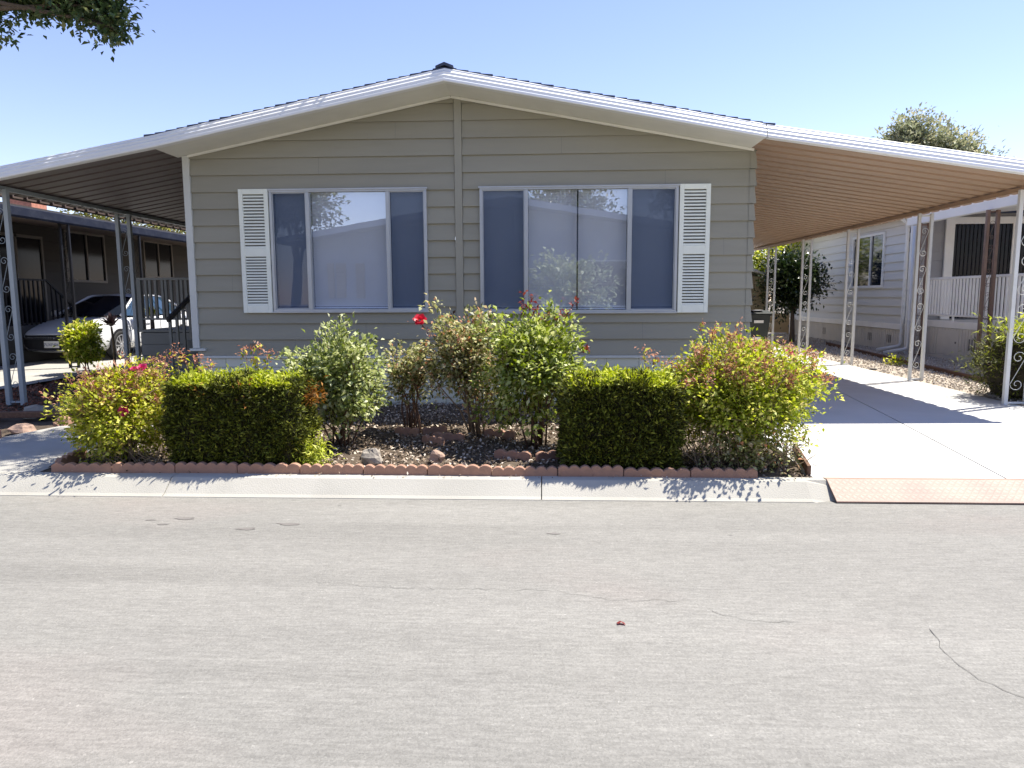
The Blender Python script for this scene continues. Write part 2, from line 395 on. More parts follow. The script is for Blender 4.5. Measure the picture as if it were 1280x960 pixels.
def cluster_leaves(rng, C, cen, per, sig, L, **kw):
    P = np.repeat(C, per, axis=0); P = P+rng.normal(size=P.shape)*sig
    ax = norm(P-np.array(cen)); ax[:, 2] += .15
    return leaves(P, ax, rng, L, **kw)

def stems_mb(rng, base, C, ncane, r0, spread=.25, twigs=1.0):
    mb = MB(); base = np.array(base)
    pick = C[rng.choice(len(C), min(ncane, len(C)), replace=False)]
    mids = []
    for t in pick:
        b = base + np.array([rng.normal()*.05, rng.normal()*.05, 0])
        k = np.array([(t[0]-b[0])*spread, (t[1]-b[1])*spread, 0])
        m1 = b+(t-b)*.35*np.array([1, 1, 1])-k*.4+rng.normal(size=3)*.02
        m2 = b+(t-b)*.7+rng.normal(size=3)*.03
        pts = [b-np.array([0, 0, .03]), m1, m2, t]
        mb.tube(pts, [r0, r0*.8, r0*.55, r0*.25], 5); mids += [m1, m2, (m1+m2)/2]
    mids = np.array(mids)
    for c in C:
        if rng.random() > twigs: continue
        dd = np.linalg.norm(mids-c, axis=1)+.5*np.maximum(mids[:, 2]-c[2], 0)
        m = mids[np.argmin(dd)]
        mb.tube([m, m+(c-m)*.55+rng.normal(size=3)*.015, c], [r0*.4, r0*.3, r0*.15], 4, caps=False)
    return mb

def shrub(name, label, cat, base, cen, rad, ncl, per, L, leaf, stem, seed, ncane=9, r0=.011, sig=.05, shell=.5, rough=.18, zmin=None, group=None, twigs=.7, ratio=.6, up=1.6):
    rng = np.random.default_rng(seed)
    root = empty(name, base, label, cat, group)
    C = blob_points(rng, ncl, cen, rad, shell, rough, zmin if zmin is not None else base[2]+.12)
    stems_mb(rng, base, C, ncane, r0, twigs=twigs).build('stem', stem, root, smooth=True, recalc=False)
    quads_object('foliage', cluster_leaves(rng, C, cen, per, sig, L, ratio=ratio, up=up), leaf, root)
    return root, C, rng

def rose(center, r, mat, parent, rng, face=(0, -.6, .8)):
    Q = []; f = Vector(face).normalized(); x = f.orthogonal().normalized(); y = f.cross(x); c = Vector(center)
    for ring, (n, tilt, size) in enumerate(((4, .15, .55), (5, .55, .8), (6, .95, 1.0), (6, 1.3, 1.05))):
        for k in range(n):
            a = 2*math.pi*(k/n)+ring*.7+rng.random()*.3
            o = x*math.cos(a)+y*math.sin(a); t = x*-math.sin(a)+y*math.cos(a)
            d = (o*math.sin(tilt)+f*math.cos(tilt)).normalized(); s = r*size
            b = c+o*r*.12*ring
            Q.append([b-t*s*.2, b+d*s*.7-t*s*.55, b+d*s*1.0+o*s*.12, b+d*s*.7+t*s*.55])
            Q[-1] = [tuple(p) for p in Q[-1]]
    return quads_object('flower', np.array(Q), mat, parent)

def sprig(mb, pts_out, rng, a, b, r=.004, n=14):
    """thin shoot from a to b; returns leaf points along its upper part"""
    a = np.array(a); b = np.array(b); m = (a+b)/2+rng.normal(size=3)*.02
    mb.tube([a, m, b], [r, r*.8, r*.5], 4, caps=False)
    t = .35+.65*rng.random(n)
    p = np.where(t[:, None] < .5, a+(m-a)*(t[:, None]*2), m+(b-m)*(t[:, None]*2-1))
    pts_out.append(p+rng.normal(size=p.shape)*.012)

def tree(name, label, base, trunk_r, trunk_top, clumps, per, L, leaf, seed, group=None, bark=None, cat='tree', sig_k=.45, ratio=.55):
    """clumps: (centre, radius triple, clusters). trunk, limbs to every clump, crown of leaf clusters"""
    rng = np.random.default_rng(seed)
    root = empty(name, base, label, cat, group)
    b = np.array(base); tt = np.array(trunk_top)
    mb = MB(); k = [b-np.array([0, 0, .05]), b+(tt-b)*.33+rng.normal(size=3)*trunk_r*.4, b+(tt-b)*.66+rng.normal(size=3)*trunk_r*.4, tt]
    mb.tube(k, [trunk_r*1.25, trunk_r, trunk_r*.85, trunk_r*.65], 9)
    Vs = []
    for c, r, n in clumps:
        c = np.array(c); st = k[2]+(tt-k[2])*rng.random()
        m = st+(c-st)*.55+np.array([0, 0, .12*np.linalg.norm(c-st)])*.6
        mb.tube([st, m, c], [trunk_r*.5, trunk_r*.3, trunk_r*.1], 6, caps=False)
        C = blob_points(rng, n, c, r, .5, .25)
        for q in C[::5]: mb.tube([c+(m-c)*.15, (q+c)/2+rng.normal(size=3)*.04, q], [trunk_r*.12, trunk_r*.07, trunk_r*.03], 4, caps=False)
        Vs.append(cluster_leaves(rng, C, c, per, .075 if L < .07 else L*sig_k*3.0, L, ratio=ratio))
    mb.build('trunk', bark or M['bark'], root, smooth=True, recalc=False)
    quads_object('crown', np.concatenate(Vs), leaf, root)
    return root

# ------------------------------------------------------------------ setting
def sheet(name, rows, mat, label=None):
    return tag(MB().grid(rows).build(name, mat, recalc=False), kind='structure', label=label)

XS = [-150, -20, 0, 20, 150]
prof = [(-160, -.03), (-11.6, -.03), (-11.5, .09), (-13, .09)]
# ground: one sheet across the whole place, under road, lots and garden
ys = [(-160, .02), (-11.45, .02), (-11.40, -.03), (-3.95, -.03), (-3.70, .055), (-.8, .10), (10, .16), (30, .24), (200, .3)]
sheet('ground', [[(x, y, z) for x in XS] for y, z in ys], M['ground'])
sheet('road', [[(x, y, 0) for x in XS] for y in (-11.2, -7, -3.86)], M['asphalt'])

def profile_run(mb, prof, x0, x1):
    mb.prism([(y, z) for y, z in prof], 'x', x0, x1)
KP = [(-3.66, -.05), (-3.66, .125), (-3.74, .125), (-3.775, .119), (-3.90, .020), (-3.935, .004), (-3.935, -.05)]
kb = MB(); x = -28.0
for a, b in ((-28, -19.0), (-18.992, -10), (-9.992, -6.02), (-6.012, -3.02), (-3.012, -.032), (-.024, 2.02)): profile_run(kb, KP, a, b)
# tapered end beside the ramp
kb.grid([[(2.02, y, z) for y, z in KP], [(2.24, y, min(z, .125) if y > -3.75 else max(-.05, z-.04)) for y, z in KP]])
kb.poly([(2.24, y, min(z, .125) if y > -3.75 else max(-.05, z-.04)) for y, z in KP])
for a, b in ((9.5, 30),): profile_run(kb, KP, a, b)
tag(kb.build('kerb', M['kerb']), kind='structure')
kb = MB(); profile_run(kb, [(-22.8-y+7.6, z) if False else (-15.08-y, z) for y, z in KP], -40, 40)
tag(kb.build('far_kerb', M['kerb']), kind='structure')

# driveway: concrete slabs with open joints, sloping gently up
dr = MB()
def jx(y): return 3.60+.14*(y+3.7)*.98 if y < 1.2 else 4.27
yj = [-3.66, -2.20, 1.9, 5.6, 9.4, 13.2]
for a, b in zip(yj[:-1], yj[1:]):
    a += .005; b -= .005; nseg = 4
    for (l0, l1, r0, r1) in ((lambda y: 2.12+.16*max(0, min(1, (y+3.7)/3.2)), None, lambda y: jx(y)-.008, None), (lambda y: jx(y)+.008, None, lambda y: 5.98 if y > -.3 else 9.3, None)):
        yy = np.linspace(a, b, nseg+1)
        if l0(-3.0) > 3 and a < -.3 < b: yy = np.array(sorted(set(list(yy)+[-.301, -.299])))
        rows = [[(l0(y), y, gz(y)), (r0(y), y, gz(y))] for y in yy]
        dr.grid(rows)
        dr.grid([[(l0(y), y, gz(y)-.05) for y in yy], [(l0(y), y, gz(y)) for y in yy]])
        dr.grid([[(r0(y), y, gz(y)) for y in yy], [(r0(y), y, gz(y)-.05) for y in yy]])
tag(dr.build('driveway', M['concrete'], recalc=False), kind='structure')

# left neighbour's concrete drive and the front walk
dl = MB()
for a, b in ((-3.66, 0.6), (.608, 4.2), (4.208, 8), (8.008, 13)):
    dl.grid([[(x, y, gz(y)-.002) for x in (-12.0, -8.45)] for y in np.linspace(a, b, 3)])
tag(dl.build('neighbour_driveway', M['walk'], recalc=False), kind='structure')
wk = MB()
pathL = [(-3.66, -8.4, -4.22), (-3.2, -8.4, -4.24), (-2.75, -5.9, -4.26), (-2.3, -5.62, -4.26), (-1.8, -5.45, -4.28), (-1.35, -5.3, -4.30), (.4, -5.3, -4.68)]
wk.grid([[(a, y, gz(y)), (b, y, gz(y))] for y, a, b in pathL])
tag(wk.build('walkway', M['walk'], recalc=False), kind='structure')

# garden bed soil, planting bed on the left, gravel strip on the right
def bed(name, x0, x1, y0, y1, mat, dz=-.01, bump=.015, seed=1, step=.12):
    rng = np.random.default_rng(seed); xs = np.arange(x0, x1+.01, step); yy = np.arange(y0, y1+.01, step)
    return tag(MB().grid([[(x, y, gz(y)+dz+rng.normal()*bump) for x in xs] for y in yy]).build(name, mat, smooth=True, recalc=False), kind='structure')
bed('garden_bed', -4.25, 2.14, -3.66, .05, M['soil'], seed=2)
bed('planting_bed', -8.44, -5.32, -2.6, 4.4, M['soil'], dz=-.045, seed=3)
bed('gravel_strip', 5.99, 8.6, -1.2, 17.5, M['gravel'], dz=-.012, bump=.008, seed=4, step=.2)

def chips(name, n, area, mat, L, seed, flat=1.6, ratio=.5, dz=.0, label=None, keep=None):
    rng = np.random.default_rng(seed)
    P = np.stack([area[0]+(area[1]-area[0])*rng.random(n), area[2]+(area[3]-area[2])*rng.random(n), np.zeros(n)], 1)
    if keep is not None: P = P[[keep(p) for p in P]]
    P[:, 2] = [gz(y)+dz for y in P[:, 1]]; P[:, 2] += rng.random(len(P))*.02
    ax = rng.normal(size=P.shape); ax[:, 2] *= .25
    V = leaves(P, ax, rng, L, ratio=ratio, up=flat, fold=.05)
    o = quads_object(name, V, mat, None, origin=(P[:, 0].mean(), P[:, 1].mean(), P[:, 2].min()))
    return tag(o, label, None, None, 'stuff')
chips('mulch', 20000, (-4.1, 2.05, -3.6, -.02), M['chip'], .036, 11, label='coarse brown bark mulch over the front garden bed')
chips('red_mulch', 9000, (-8.4, -5.5, -.6, 4.3), M['redchip'], .045, 12, dz=-.03, label='reddish bark mulch in the bed beside the driveway')

chips('leaf_litter', 110, (-4.4, 2.1, -3.75, -3.66), M['chip'], .024, 14, label='scattered dry leaf litter along the foot of the edging', dz=.005)
def pebbles(name, n, area, mat, seed, label):
    rng = np.random.default_rng(seed); Q = []
    y = area[2]+(area[3]-area[2])*rng.random(n)**1.6; x = area[0]+(area[1]-area[0])*rng.random(n)
    for a, b in zip(x, y):
        r = .008+.016*rng.random(); c = np.array([a, b, gz(b)+.004]); t = rng.random()*6
        e = [np.array([math.cos(t+k*1.5708)*r*(.7+.5*rng.random()), math.sin(t+k*1.5708)*r*(.7+.5*rng.random()), 0]) for k in range(4)]
        top = [c+.6*v+np.array([0, 0, r*.8]) for v in e]; bot = [c+v for v in e]
        Q.append(top)
        for k in range(4): Q.append([bot[k], bot[(k+1) % 4], top[(k+1) % 4], top[k]])
    return tag(quads_object(name, np.array(Q), mat, None, origin=(area[0], area[2], .15)), label, None, None, 'stuff')
pebbles('gravel', 9000, (6.0, 8.5, -1.0, 16), M['pebble'], 13, 'tan gravel between the driveway and the neighbouring house')

# cracks and stains lying on the asphalt
def ribbon(name, pts, w, mat, seed, z=.003, jitter=.02):
    rng = np.random.default_rng(seed); P = []
    for (a, b) in zip(pts[:-1], pts[1:]):
        n = max(2, int(math.hypot(b[0]-a[0], b[1]-a[1])/.035))
        for k in range(n): P.append((a[0]+(b[0]-a[0])*k/n+rng.normal()*jitter*.5, a[1]+(b[1]-a[1])*k/n+rng.normal()*jitter*.5))
    L, R = [], []
    for k, p in enumerate(P):
        q0 = P[max(0, k-1)]; q1 = P[min(len(P)-1, k+1)]; dx, dy = q1[0]-q0[0], q1[1]-q0[1]; l = math.hypot(dx, dy) or 1
        ww = w*(.35+.9*rng.random())*(1 if 1 < k < len(P)-2 else .1)
        L.append((p[0]-dy/l*ww, p[1]+dx/l*ww, z)); R.append((p[0]+dy/l*ww, p[1]-dx/l*ww, z))
    return tag(MB().grid([L, R]).build(name, mat, recalc=False), kind='structure')
ribbon('road_crack', [(1.80, -5.95), (1.775, -6.10), (1.74, -6.22), (1.745, -6.34), (1.765, -6.45), (1.81, -6.52), (1.87, -6.61), (1.98, -6.72)], .0016, M['crack'], 31, jitter=.012)
ribbon('road_crack', [(-1.3, -5.55), (-.78, -5.63), (-.18, -5.62), (.04, -5.62), (.32, -5.73), (.61, -5.74), (.81, -5.76)], .0012, M['crack'], 32)
ribbon('road_crack', [(.80, -5.80), (.87, -5.90), (1.07, -5.96), (1.3, -5.94)], .0012, M['crack'], 33)
ribbon('road_crack', [(-4.6, -4.45), (-4.13, -4.2), (-3.79, -4.12), (-3.75, -3.97)], .0012, M['crack'], 34)
def stain(name, c, rx, ry, seed):
    rng = np.random.default_rng(seed); n = 18; ph = rng.random(4)*6
    pts = [(c[0]+rx*math.cos(t)*(1+.3*math.sin(2*t+ph[0])+.2*math.sin(5*t+ph[1])), c[1]+ry*math.sin(t)*(1+.3*math.sin(3*t+ph[2])), .0025) for t in np.linspace(0, 2*math.pi, n, endpoint=False)]
    return tag(MB().poly(pts).build(name, M['stain'], recalc=False), kind='structure')
for k, (c, rx, ry) in enumerate((((-2.56, -4.47), .085, .024), ((-2.64, -4.60), .045, .014), ((-2.03, -4.68), .085, .022), ((-1.77, -4.57), .09, .022), ((-2.78, -4.51), .03, .012), ((.05, -4.71), .045, .016))):
    stain('oil_stain', c, rx, ry, 40+k)

# ------------------------------------------------------------------ the house
FX = [(-7.40, 3.052), (-4.74, 3.519), (-1.187, 4.224), (2.55, 3.534), (6.28, 2.970)]
def F(x): return float(np.interp(x, [p[0] for p in FX], [p[1] for p in FX]))
def wtop(x): return F(x)-.168
XL, XR, YB = -4.62, 2.60, 17.0

def clip(poly, a, b, c):
    """keep a*x+b*z<=c"""
    out = []
    for i, p in enumerate(poly):
        q = poly[(i+1) % len(poly)]; fp = a*p[0]+b*p[1]-c; fq = a*q[0]+b*q[1]-c
        if fp <= 0: out.append(p)
        if (fp < 0 < fq) or (fq < 0 < fp):
            t = fp/(fp-fq); out.append((p[0]+(q[0]-p[0])*t, p[1]+(q[1]-p[1])*t))
    return out
def subtract(poly, r):
    x0, x1, z0, z1 = r; res = []; rest = poly
    for a, b, c in ((1, 0, x0), (-1, 0, -x1), (0, 1, z0), (0, -1, -z1)):
        piece = clip(rest, a, b, c)
        if len(piece) > 2: res.append(piece)
        rest = clip(rest, -a, -b, -c)
        if len(rest) < 3: break
    return res

def lap_wall(mb, conv, u0, u1, z0, z1, step, lines=(), holes=(), out0=.024, out1=.004):
    """lap siding on a plane; conv(u, out, z)->xyz, lines: half-planes a*u+b*z<=c"""
    z = z0
    while z < z1-1e-6:
        zb = min(z+step, z1); poly = [(u0, z), (u1, z), (u1, zb), (u0, zb)]
        for l in lines:
            poly = clip(poly, *l)
            if len(poly) < 3: break
        if len(poly) > 2:
            ps = [poly]
            for h in holes: ps = [q for p in ps for q in subtract(p, h)]
            off = lambda zz: out0-(out0-out1)*(zz-z)/step
            for p in ps:
                mb.poly([conv(u, off(zz), zz) for u, zz in p])
                lo = [q for q in p if abs(q[1]-z) < 1e-6]
                if len(lo) >= 2:
                    a = min(q[0] for q in lo); b = max(q[0] for q in lo)
                    mb.poly([conv(a, out0, z), conv(b, out0, z), conv(b, 0, z), conv(a, 0, z)])
        z += step

def half(x0, z0, x1, z1):      # below the line through the two points
    m = (z1-z0)/(x1-x0); return (-m, 1, z0-m*x0)
WIN = [(-3.555, -1.515, 1.372, 2.935), (-.836, 1.667, 1.350, 2.935)]
house = empty('mobile_home', (-1.1, 0, .1), 'olive grey lap sided mobile home with low white gable and two wide windows', 'house')
mb = MB(); STEP = .2115
gl = [half(-4.74, F(-4.74)-.168, -1.187, F(-1.187)-.168), half(-1.187, F(-1.187)-.168, 2.55, F(2.55)-.168)]
holes = [(a+.01, b-.01, c+.01, d-.01) for a, b, c, d in WIN]
front = lambda u, o, z: (u, -o, z)
lap_wall(mb, front, XL, -1.155, .80, 4.2, STEP, gl, holes, .031, .002)
lap_wall(mb, front, -1.055, XR, .80, 4.2, STEP, gl, holes, .031, .002)
wall = mb.build('front_wall', M['siding'], house, recalc=False)
for xx, kk in ((-2.35, 1), (-3.3, 0), (-2.9, 11), (-1.9, 13), (.55, 0), (1.25, 1), (.2, 12), (1.5, 10), (-4.1, 4), (2.25, 6)):
    z = .80+STEP*kk
    mb = MB(); mb.poly([(xx-.0015, -.0322, z+.002), (xx+.0015, -.0322, z+.002), (xx+.0015, -.0035, z+STEP-.002), (xx-.0015, -.0035, z+STEP-.002)]); mb.build('siding_joint', M['deck'], house, recalc=False)
mb = MB(); lap_wall(mb, lambda u, o, z: (XR+o, u, z), 0.0, YB, .80, 3.36, STEP); mb.build('side_wall', M['siding'], house, recalc=False)
mb = MB(); lap_wall(mb, lambda u, o, z: (XL-o, -u, z), -YB, 0.0, .80, 3.37, STEP); mb.build('side_wall', M['siding'], house, recalc=False)
MB().box(XL, XR, YB-.02, YB, .1, 3.37).build('rear_wall', M['siding'], house)
mb = MB(); z = .80      # metal corner caps, one per course
while z < 3.30:
    zb = min(z+STEP*.985, 3.36)
    mb.poly([(XR-.055, -.036, z), (XR+.030, -.036, z), (XR+.010, -.010, zb), (XR-.055, -.010, zb)])
    mb.poly([(XR+.030, -.030, z), (XR+.030, .06, z), (XR+.010, .06, zb), (XR+.010, -.010, zb)])
    mb.poly([(XR-.055, -.030, z), (XR-.055, -.002, z), (XR+.030, -.002, z), (XR+.030, -.030, z)])
    z += STEP
mb.build('corner_cap', M['siding'], house, recalc=False)
mb = MB(); mb.box(XL-.055, XL+.035, -.040, .06, .90, 3.375); mb.build('corner_trim', M['trim'], house, bevel=.004)
MB().box(XL-.09, XL+.12, -.06, .05, .862, .896).build('trim_ledge', M['trim'], house, bevel=.003)
MB().box(-1.152, -1.058, -.036, .05, .80, 4.045).build('centre_batten', M['batten'], house, bevel=.004)
mb = MB(); mb.box(XL+.01, XR-.01, -.006, .03, .0, .76); mb.build('skirting', M['skirt'], house)
mb = MB(); mb.box(XL, XR+.01, -.034, .0, .762, .797); mb.build('skirting_cap', M['trim'], house, bevel=.004)
MB().box(XR-.02, XR-.005, .04, YB, .0, .79).build('side_skirting', M['skirt'], house)
MB().box(XL+.005, XL+.02, .04, YB, .0, .79).build('side_skirting', M['skirt'], house)
# small outlet and patched paint near the left corner
mb = MB(); mb.tube([(-3.87, -.028, .93), (-3.87, -.06, .93), (-3.87, -.07, .88)], .018, 8); mb.box(-3.9, -3.84, -.034, -.02, .9, .96); mb.build('hose_tap', M['cane_grey'], house)

def ribbed_edge(mb, xs, y0, slopes=True):
    """white metal edge: slanted and upright bands, follows the roof line"""
    P = [(0, 0), (.014, -.010), (.016, -.026), (.040, -.050), (.042, -.074), (.062, -.094), (.064, -.124), (.076, -.136), (.078, -.160), (.072, -.168), (-.02, -.168), (-.02, 0)]
    rows = [[(x, y0-o, F(x)+dz) for o, dz in P] for x in xs]
    mb.grid(rows, closed_u=True); mb.poly(rows[0]); mb.poly(rows[-1][::-1])
mb = MB(); ribbed_edge(mb, [-4.74, -1.187, 2.55], -.58); mb.build('fascia', M['fascia'], house, recalc=True)
mb = MB()
for a, b in ((-4.74, -1.187), (-1.187, 2.55)):
    mb.poly([(a, -.60, F(a)-.16), (b, -.60, F(b)-.16), (b, .0, F(b)-.16), (a, .0, F(a)-.16)])
    mb.poly([(a, -.60, F(a)-.14), (b, -.60, F(b)-.14), (b, .0, F(b)-.14), (a, .0, F(a)-.14)])
mb.poly([(-4.74, -.60, F(-4.74)-.16), (-4.74, .0, F(-4.74)-.16), (-4.74, 0, F(-4.74)-.02), (-4.74, -.6, F(-4.74)-.02)])
mb.poly([(2.55, -.60, F(2.55)-.16), (2.55, .0, F(2.55)-.16), (2.55, 0, F(2.55)-.02), (2.55, -.6, F(2.55)-.02)])
mb.build('soffit', M['soffit'], house, recalc=False)
mb = MB()
for a, b in ((-4.6, -1.19), (-1.185, 2.58)): mb.bar((a, -.032, wtop(a)-.012), (b, -.032, wtop(b)-.012), .022, .03)
mb.build('frieze_strip', M['soffit'], house)
# shingle courses in real steps
rf = MB(); rng = np.random.default_rng(5)
def courses(xe, xr):
    n = 27
    for k in range(n):
        a = xe+(xr-xe)*k/n; b = xe+(xr-xe)*(k+1)/n
        j = rng.random()*.006
        pa = (a, F(a)+.004); pb = (b, F(b)+.004)
        rf.prism([(a, F(a)-.012), (a, F(a)+.017+j), (b, F(b)+.007), (b, F(b)-.012)], 'y', -.575-rng.random()*.012, YB+.4)
courses(-4.85, -1.187); courses(2.66, -1.187)
roof = rf.build('roof', M['shingle'], house)
mb = MB(); mb.prism([(-1.29, F(-1.29)+.012), (-1.187, F(-1.187)+.030), (-1.08, F(-1.08)+.012), (-1.08, F(-1.08)+.040), (-1.187, F(-1.187)+.062), (-1.29, F(-1.29)+.040)], 'y', -.60, YB+.42)
mb.build('ridge_cap', M['shingle'], roof)

def window(parent, x0, x1, z0, z1, mull, thin=None, y=-.030):
    fr = MB(); w = .034
    fr.box(x0, x1, y-.022, .07, z0, z0+w); fr.box(x0, x1, y-.022, .07, z1-w, z1)
    fr.box(x0, x0+w, y-.022, .07, z0+w, z1-w); fr.box(x1-w, x1, y-.022, .07, z0+w, z1-w)
    for m in mull: fr.box(m-.022, m+.022, y-.016, .06, z0+w, z1-w)
    fr.box(x0-.015, x1+.015, y-.034, y-.0225, z1-.012, z1+.010)
    fr.box(x0-.01, x1+.01, y-.034, y-.0225, z0-.012, z0+.010)
    f = fr.build('window', M['alu'], parent, bevel=.003)
    edges = [x0+w]+[v for m in mull for v in (m-.022, m+.022)]+[x1-w]
    bays = [(edges[i], edges[i+1]) for i in (0, 2, 4)]
    for i, (a, b) in enumerate(bays):
        side = i != 1
        MB().poly([(a, y+.018, z0+w), (b, y+.018, z0+w), (b, y+.018, z1-w), (a, y+.018, z1-w)]).build('glass_pane', M['glass_side' if side else 'glass_center'], f)
        if side:
            s = MB(); s.poly([(a+.012, y+.004, z0+w+.012), (b-.012, y+.004, z0+w+.012), (b-.012, y+.004, z1-w-.012), (a+.012, y+.004, z1-w-.012)])
            s.build('insect_screen', M['screen'], f)
            e = MB()
            for q in ((a, a+.012, z0+w, z1-w), (b-.012, b, z0+w, z1-w), (a+.012, b-.012, z0+w, z0+w+.012), (a+.012, b-.012, z1-w-.012, z1-w)): e.box(q[0], q[1], y-.003, y+.010, q[2], q[3])
            e.build('screen_frame', M['alu'], f)
    if thin: MB().box(thin-.006, thin+.006, y+.021, y+.050, z0+w, z1-w).build('meeting_rail', M['post_black'], f)
    bl = MB(); zz = z0+w+.05; pitch = .034
    for a, b in bays:
        spans = [(a, b)] if not (thin and a < thin < b) else [(a, thin-.006), (thin+.006, b)]
        for s0, s1 in spans:
            zz = z0+w+.035
            bl.box(s0+.004, s1-.004, .045, .075, z0+w+.008, z0+w+.028)
            while zz < z1-w-.01:
                bl.poly([(s0+.004, .072, zz), (s1-.004, .072, zz), (s1-.004, .052, zz+pitch*1.0), (s0+.004, .052, zz+pitch*1.0)]); zz += pitch
    bl.build('blind', M['blind'], f, recalc=False)
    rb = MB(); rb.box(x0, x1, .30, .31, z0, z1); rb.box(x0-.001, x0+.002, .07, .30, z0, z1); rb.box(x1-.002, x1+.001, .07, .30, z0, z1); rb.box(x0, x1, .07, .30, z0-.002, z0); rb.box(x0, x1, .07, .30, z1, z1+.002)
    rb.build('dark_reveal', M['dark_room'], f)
    return f
window(house, *WIN[0], (-3.059, -2.021))
window(house, *WIN[1], (-.244, 1.059), thin=.41)

def shutter(x0, x1, z0, z1):
    f = MB(); y0, y1 = -.062, -.026; w = .055; zm = (z0+z1)/2-.01
    f.box(x0, x0+w, y0, y1, z0, z1); f.box(x1-w, x1, y0, y1, z0, z1)
    f.box(x0+w, x1-w, y0, y1, z0, z0+.10); f.box(x0+w, x1-w, y0, y1, z1-.065, z1); f.box(x0+w, x1-w, y0, y1, zm-.055, zm+.055)
    o = f.build('shutter', M['shutter'], house, bevel=.004)
    for a, b in ((z0+.10, zm-.055), (zm+.055, z1-.065)):
        l = MB(); n = 17; p = (b-a)/n
        for k in range(n):
            z = a+k*p
            l.prism([(y0+.003, z+.001), (y0+.006, z+p*.50), (y0+.016, z+p*.62), (y0+.022, z+p*.60), (y0+.012, z+.001)], 'x', x0+w+.001, x1-w-.001)
        l.build('louvre_panel', M['shutter'], o)
        MB().box(x0+w, x1-w, y1-.006, y1-.002, a, b).build('louvre_shade_back', M['deck'], o)  # grey plate, the shade between slats put into its colour
shutter(-3.952, -3.566, 1.362, 2.945); shutter(1.680, 2.062, 1.345, 2.945)

# ------------------------------------------------------------------ carports
SUN = Vector((.47, .25, 1.0)).normalized()
def scroll(mb, cx, y, cz, h, w, r=.0042):
    pts = []
    for k in range(15):
        t = k/14; a = math.pi*(2.5-2.5*t); rad = w*(.10+.40*t)
        pts.append((math.cos(a)*rad, math.sin(a)*rad))
    c0 = (0, h*.33)
    top = [(c0[0]+p[0], c0[1]+p[1]) for p in pts]
    bot = [(-p[0], -p[1]) for p in reversed(top)]
    mb.tube([(cx+p[0], y, cz+p[1]) for p in top+bot], r, 5)

def lattice_post(parent, x, y, zt, mat, gap=.19, tube=.05, pieces=4, name='post', along='x', zb=None):
    zb = gz(y)-.02 if zb is None else zb
    p = MB()
    for s in (-1, 1): p.box(x+s*gap/2-tube/2, x+s*gap/2+tube/2, y-tube/2, y+tube/2, zb, zt)
    p.box(x-gap/2, x+gap/2, y-tube*.3, y+tube*.3, zt-.05, zt-.025); p.box(x-gap/2, x+gap/2, y-tube*.3, y+tube*.3, zb+.03, zb+.055)
    o = p.build(name, mat, parent, bevel=.004)
    q = MB(); inner = gap-tube; span = (zt-zb-.30)/pieces
    for k in range(pieces): scroll(q, x, y, zb+.15+span*(k+.5), span*.86, inner*.80)
    q.build('scrollwork', mat, o, smooth=True)
    return o

def pan_roof(mb, x0, x1, y0, y1, pitch, off, flat=.66, deep=.034):
    prof = []; y = y0
    while y < y1:
        prof += [(y, 0), (y+pitch*flat, 0), (y+pitch*(flat+.03), deep), (y+pitch*.97, deep)]
        y += pitch
    rows = [[(x, yy, F(x)+off+dz) for yy, dz in prof] for x in (x0, x1)]
    mb.grid(rows); mb.grid([[(a, b, c+.004) for a, b, c in r] for r in rows][::-1])

rc = empty('carport', (5.99, 0, .16), 'tan ribbed carport roof over the driveway on white scrolled iron posts', 'carport')
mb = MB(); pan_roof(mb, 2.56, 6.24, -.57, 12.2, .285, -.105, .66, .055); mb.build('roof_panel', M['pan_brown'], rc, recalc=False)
mb = MB(); ribbed_edge(mb, [2.56, 6.28], -.58); mb.build('fascia', M['fascia'], rc)
mb = MB(); mb.bar((6.0, -.52, F(6.0)-.112-.035), (6.0, 12.2, F(6.0)-.147), .05, .05); mb.build('beam', M['pan_brown'], rc)
p0 = lattice_post(rc, 6.0, 2.5, F(6)-.18, M['post_white'], tube=.046)
for y in (5.15, 7.6, 10.15): copy_tree(p0, rc, (0, y-2.5, 0))
lattice_post(rc, 5.97, -.02, F(6)-.18, M['post_white'], gap=.26, tube=.05)
lc = empty('carport', (-7.09, 0, .16), 'dark ribbed carport roof over the side porch on blue grey scrolled posts', 'carport')
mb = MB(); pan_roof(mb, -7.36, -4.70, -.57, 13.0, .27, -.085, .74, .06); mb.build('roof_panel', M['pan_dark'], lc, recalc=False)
mb = MB(); ribbed_edge(mb, [-7.40, -4.74], -.58); mb.build('fascia', M['fascia'], lc)
mb = MB(); mb.bar((-7.09, -.52, F(-7.09)-.112), (-7.09, 13.0, F(-7.09)-.112), .06, .05); mb.build('beam', M['post_grey'], lc)
mb = MB(); mb.bar((-7.38, -.55, F(-7.38)-.075), (-7.38, 13, F(-7.38)-.075), .015, .10); mb.build('side_gutter', M['pan_dark'], lc)
p0 = lattice_post(lc, -7.09, -.13, F(-7.09)-.137, M['post_grey'], gap=.20, tube=.06)
for y in (2.62, 5.4, 8.2): copy_tree(p0, lc, (0, y+.13, 0))

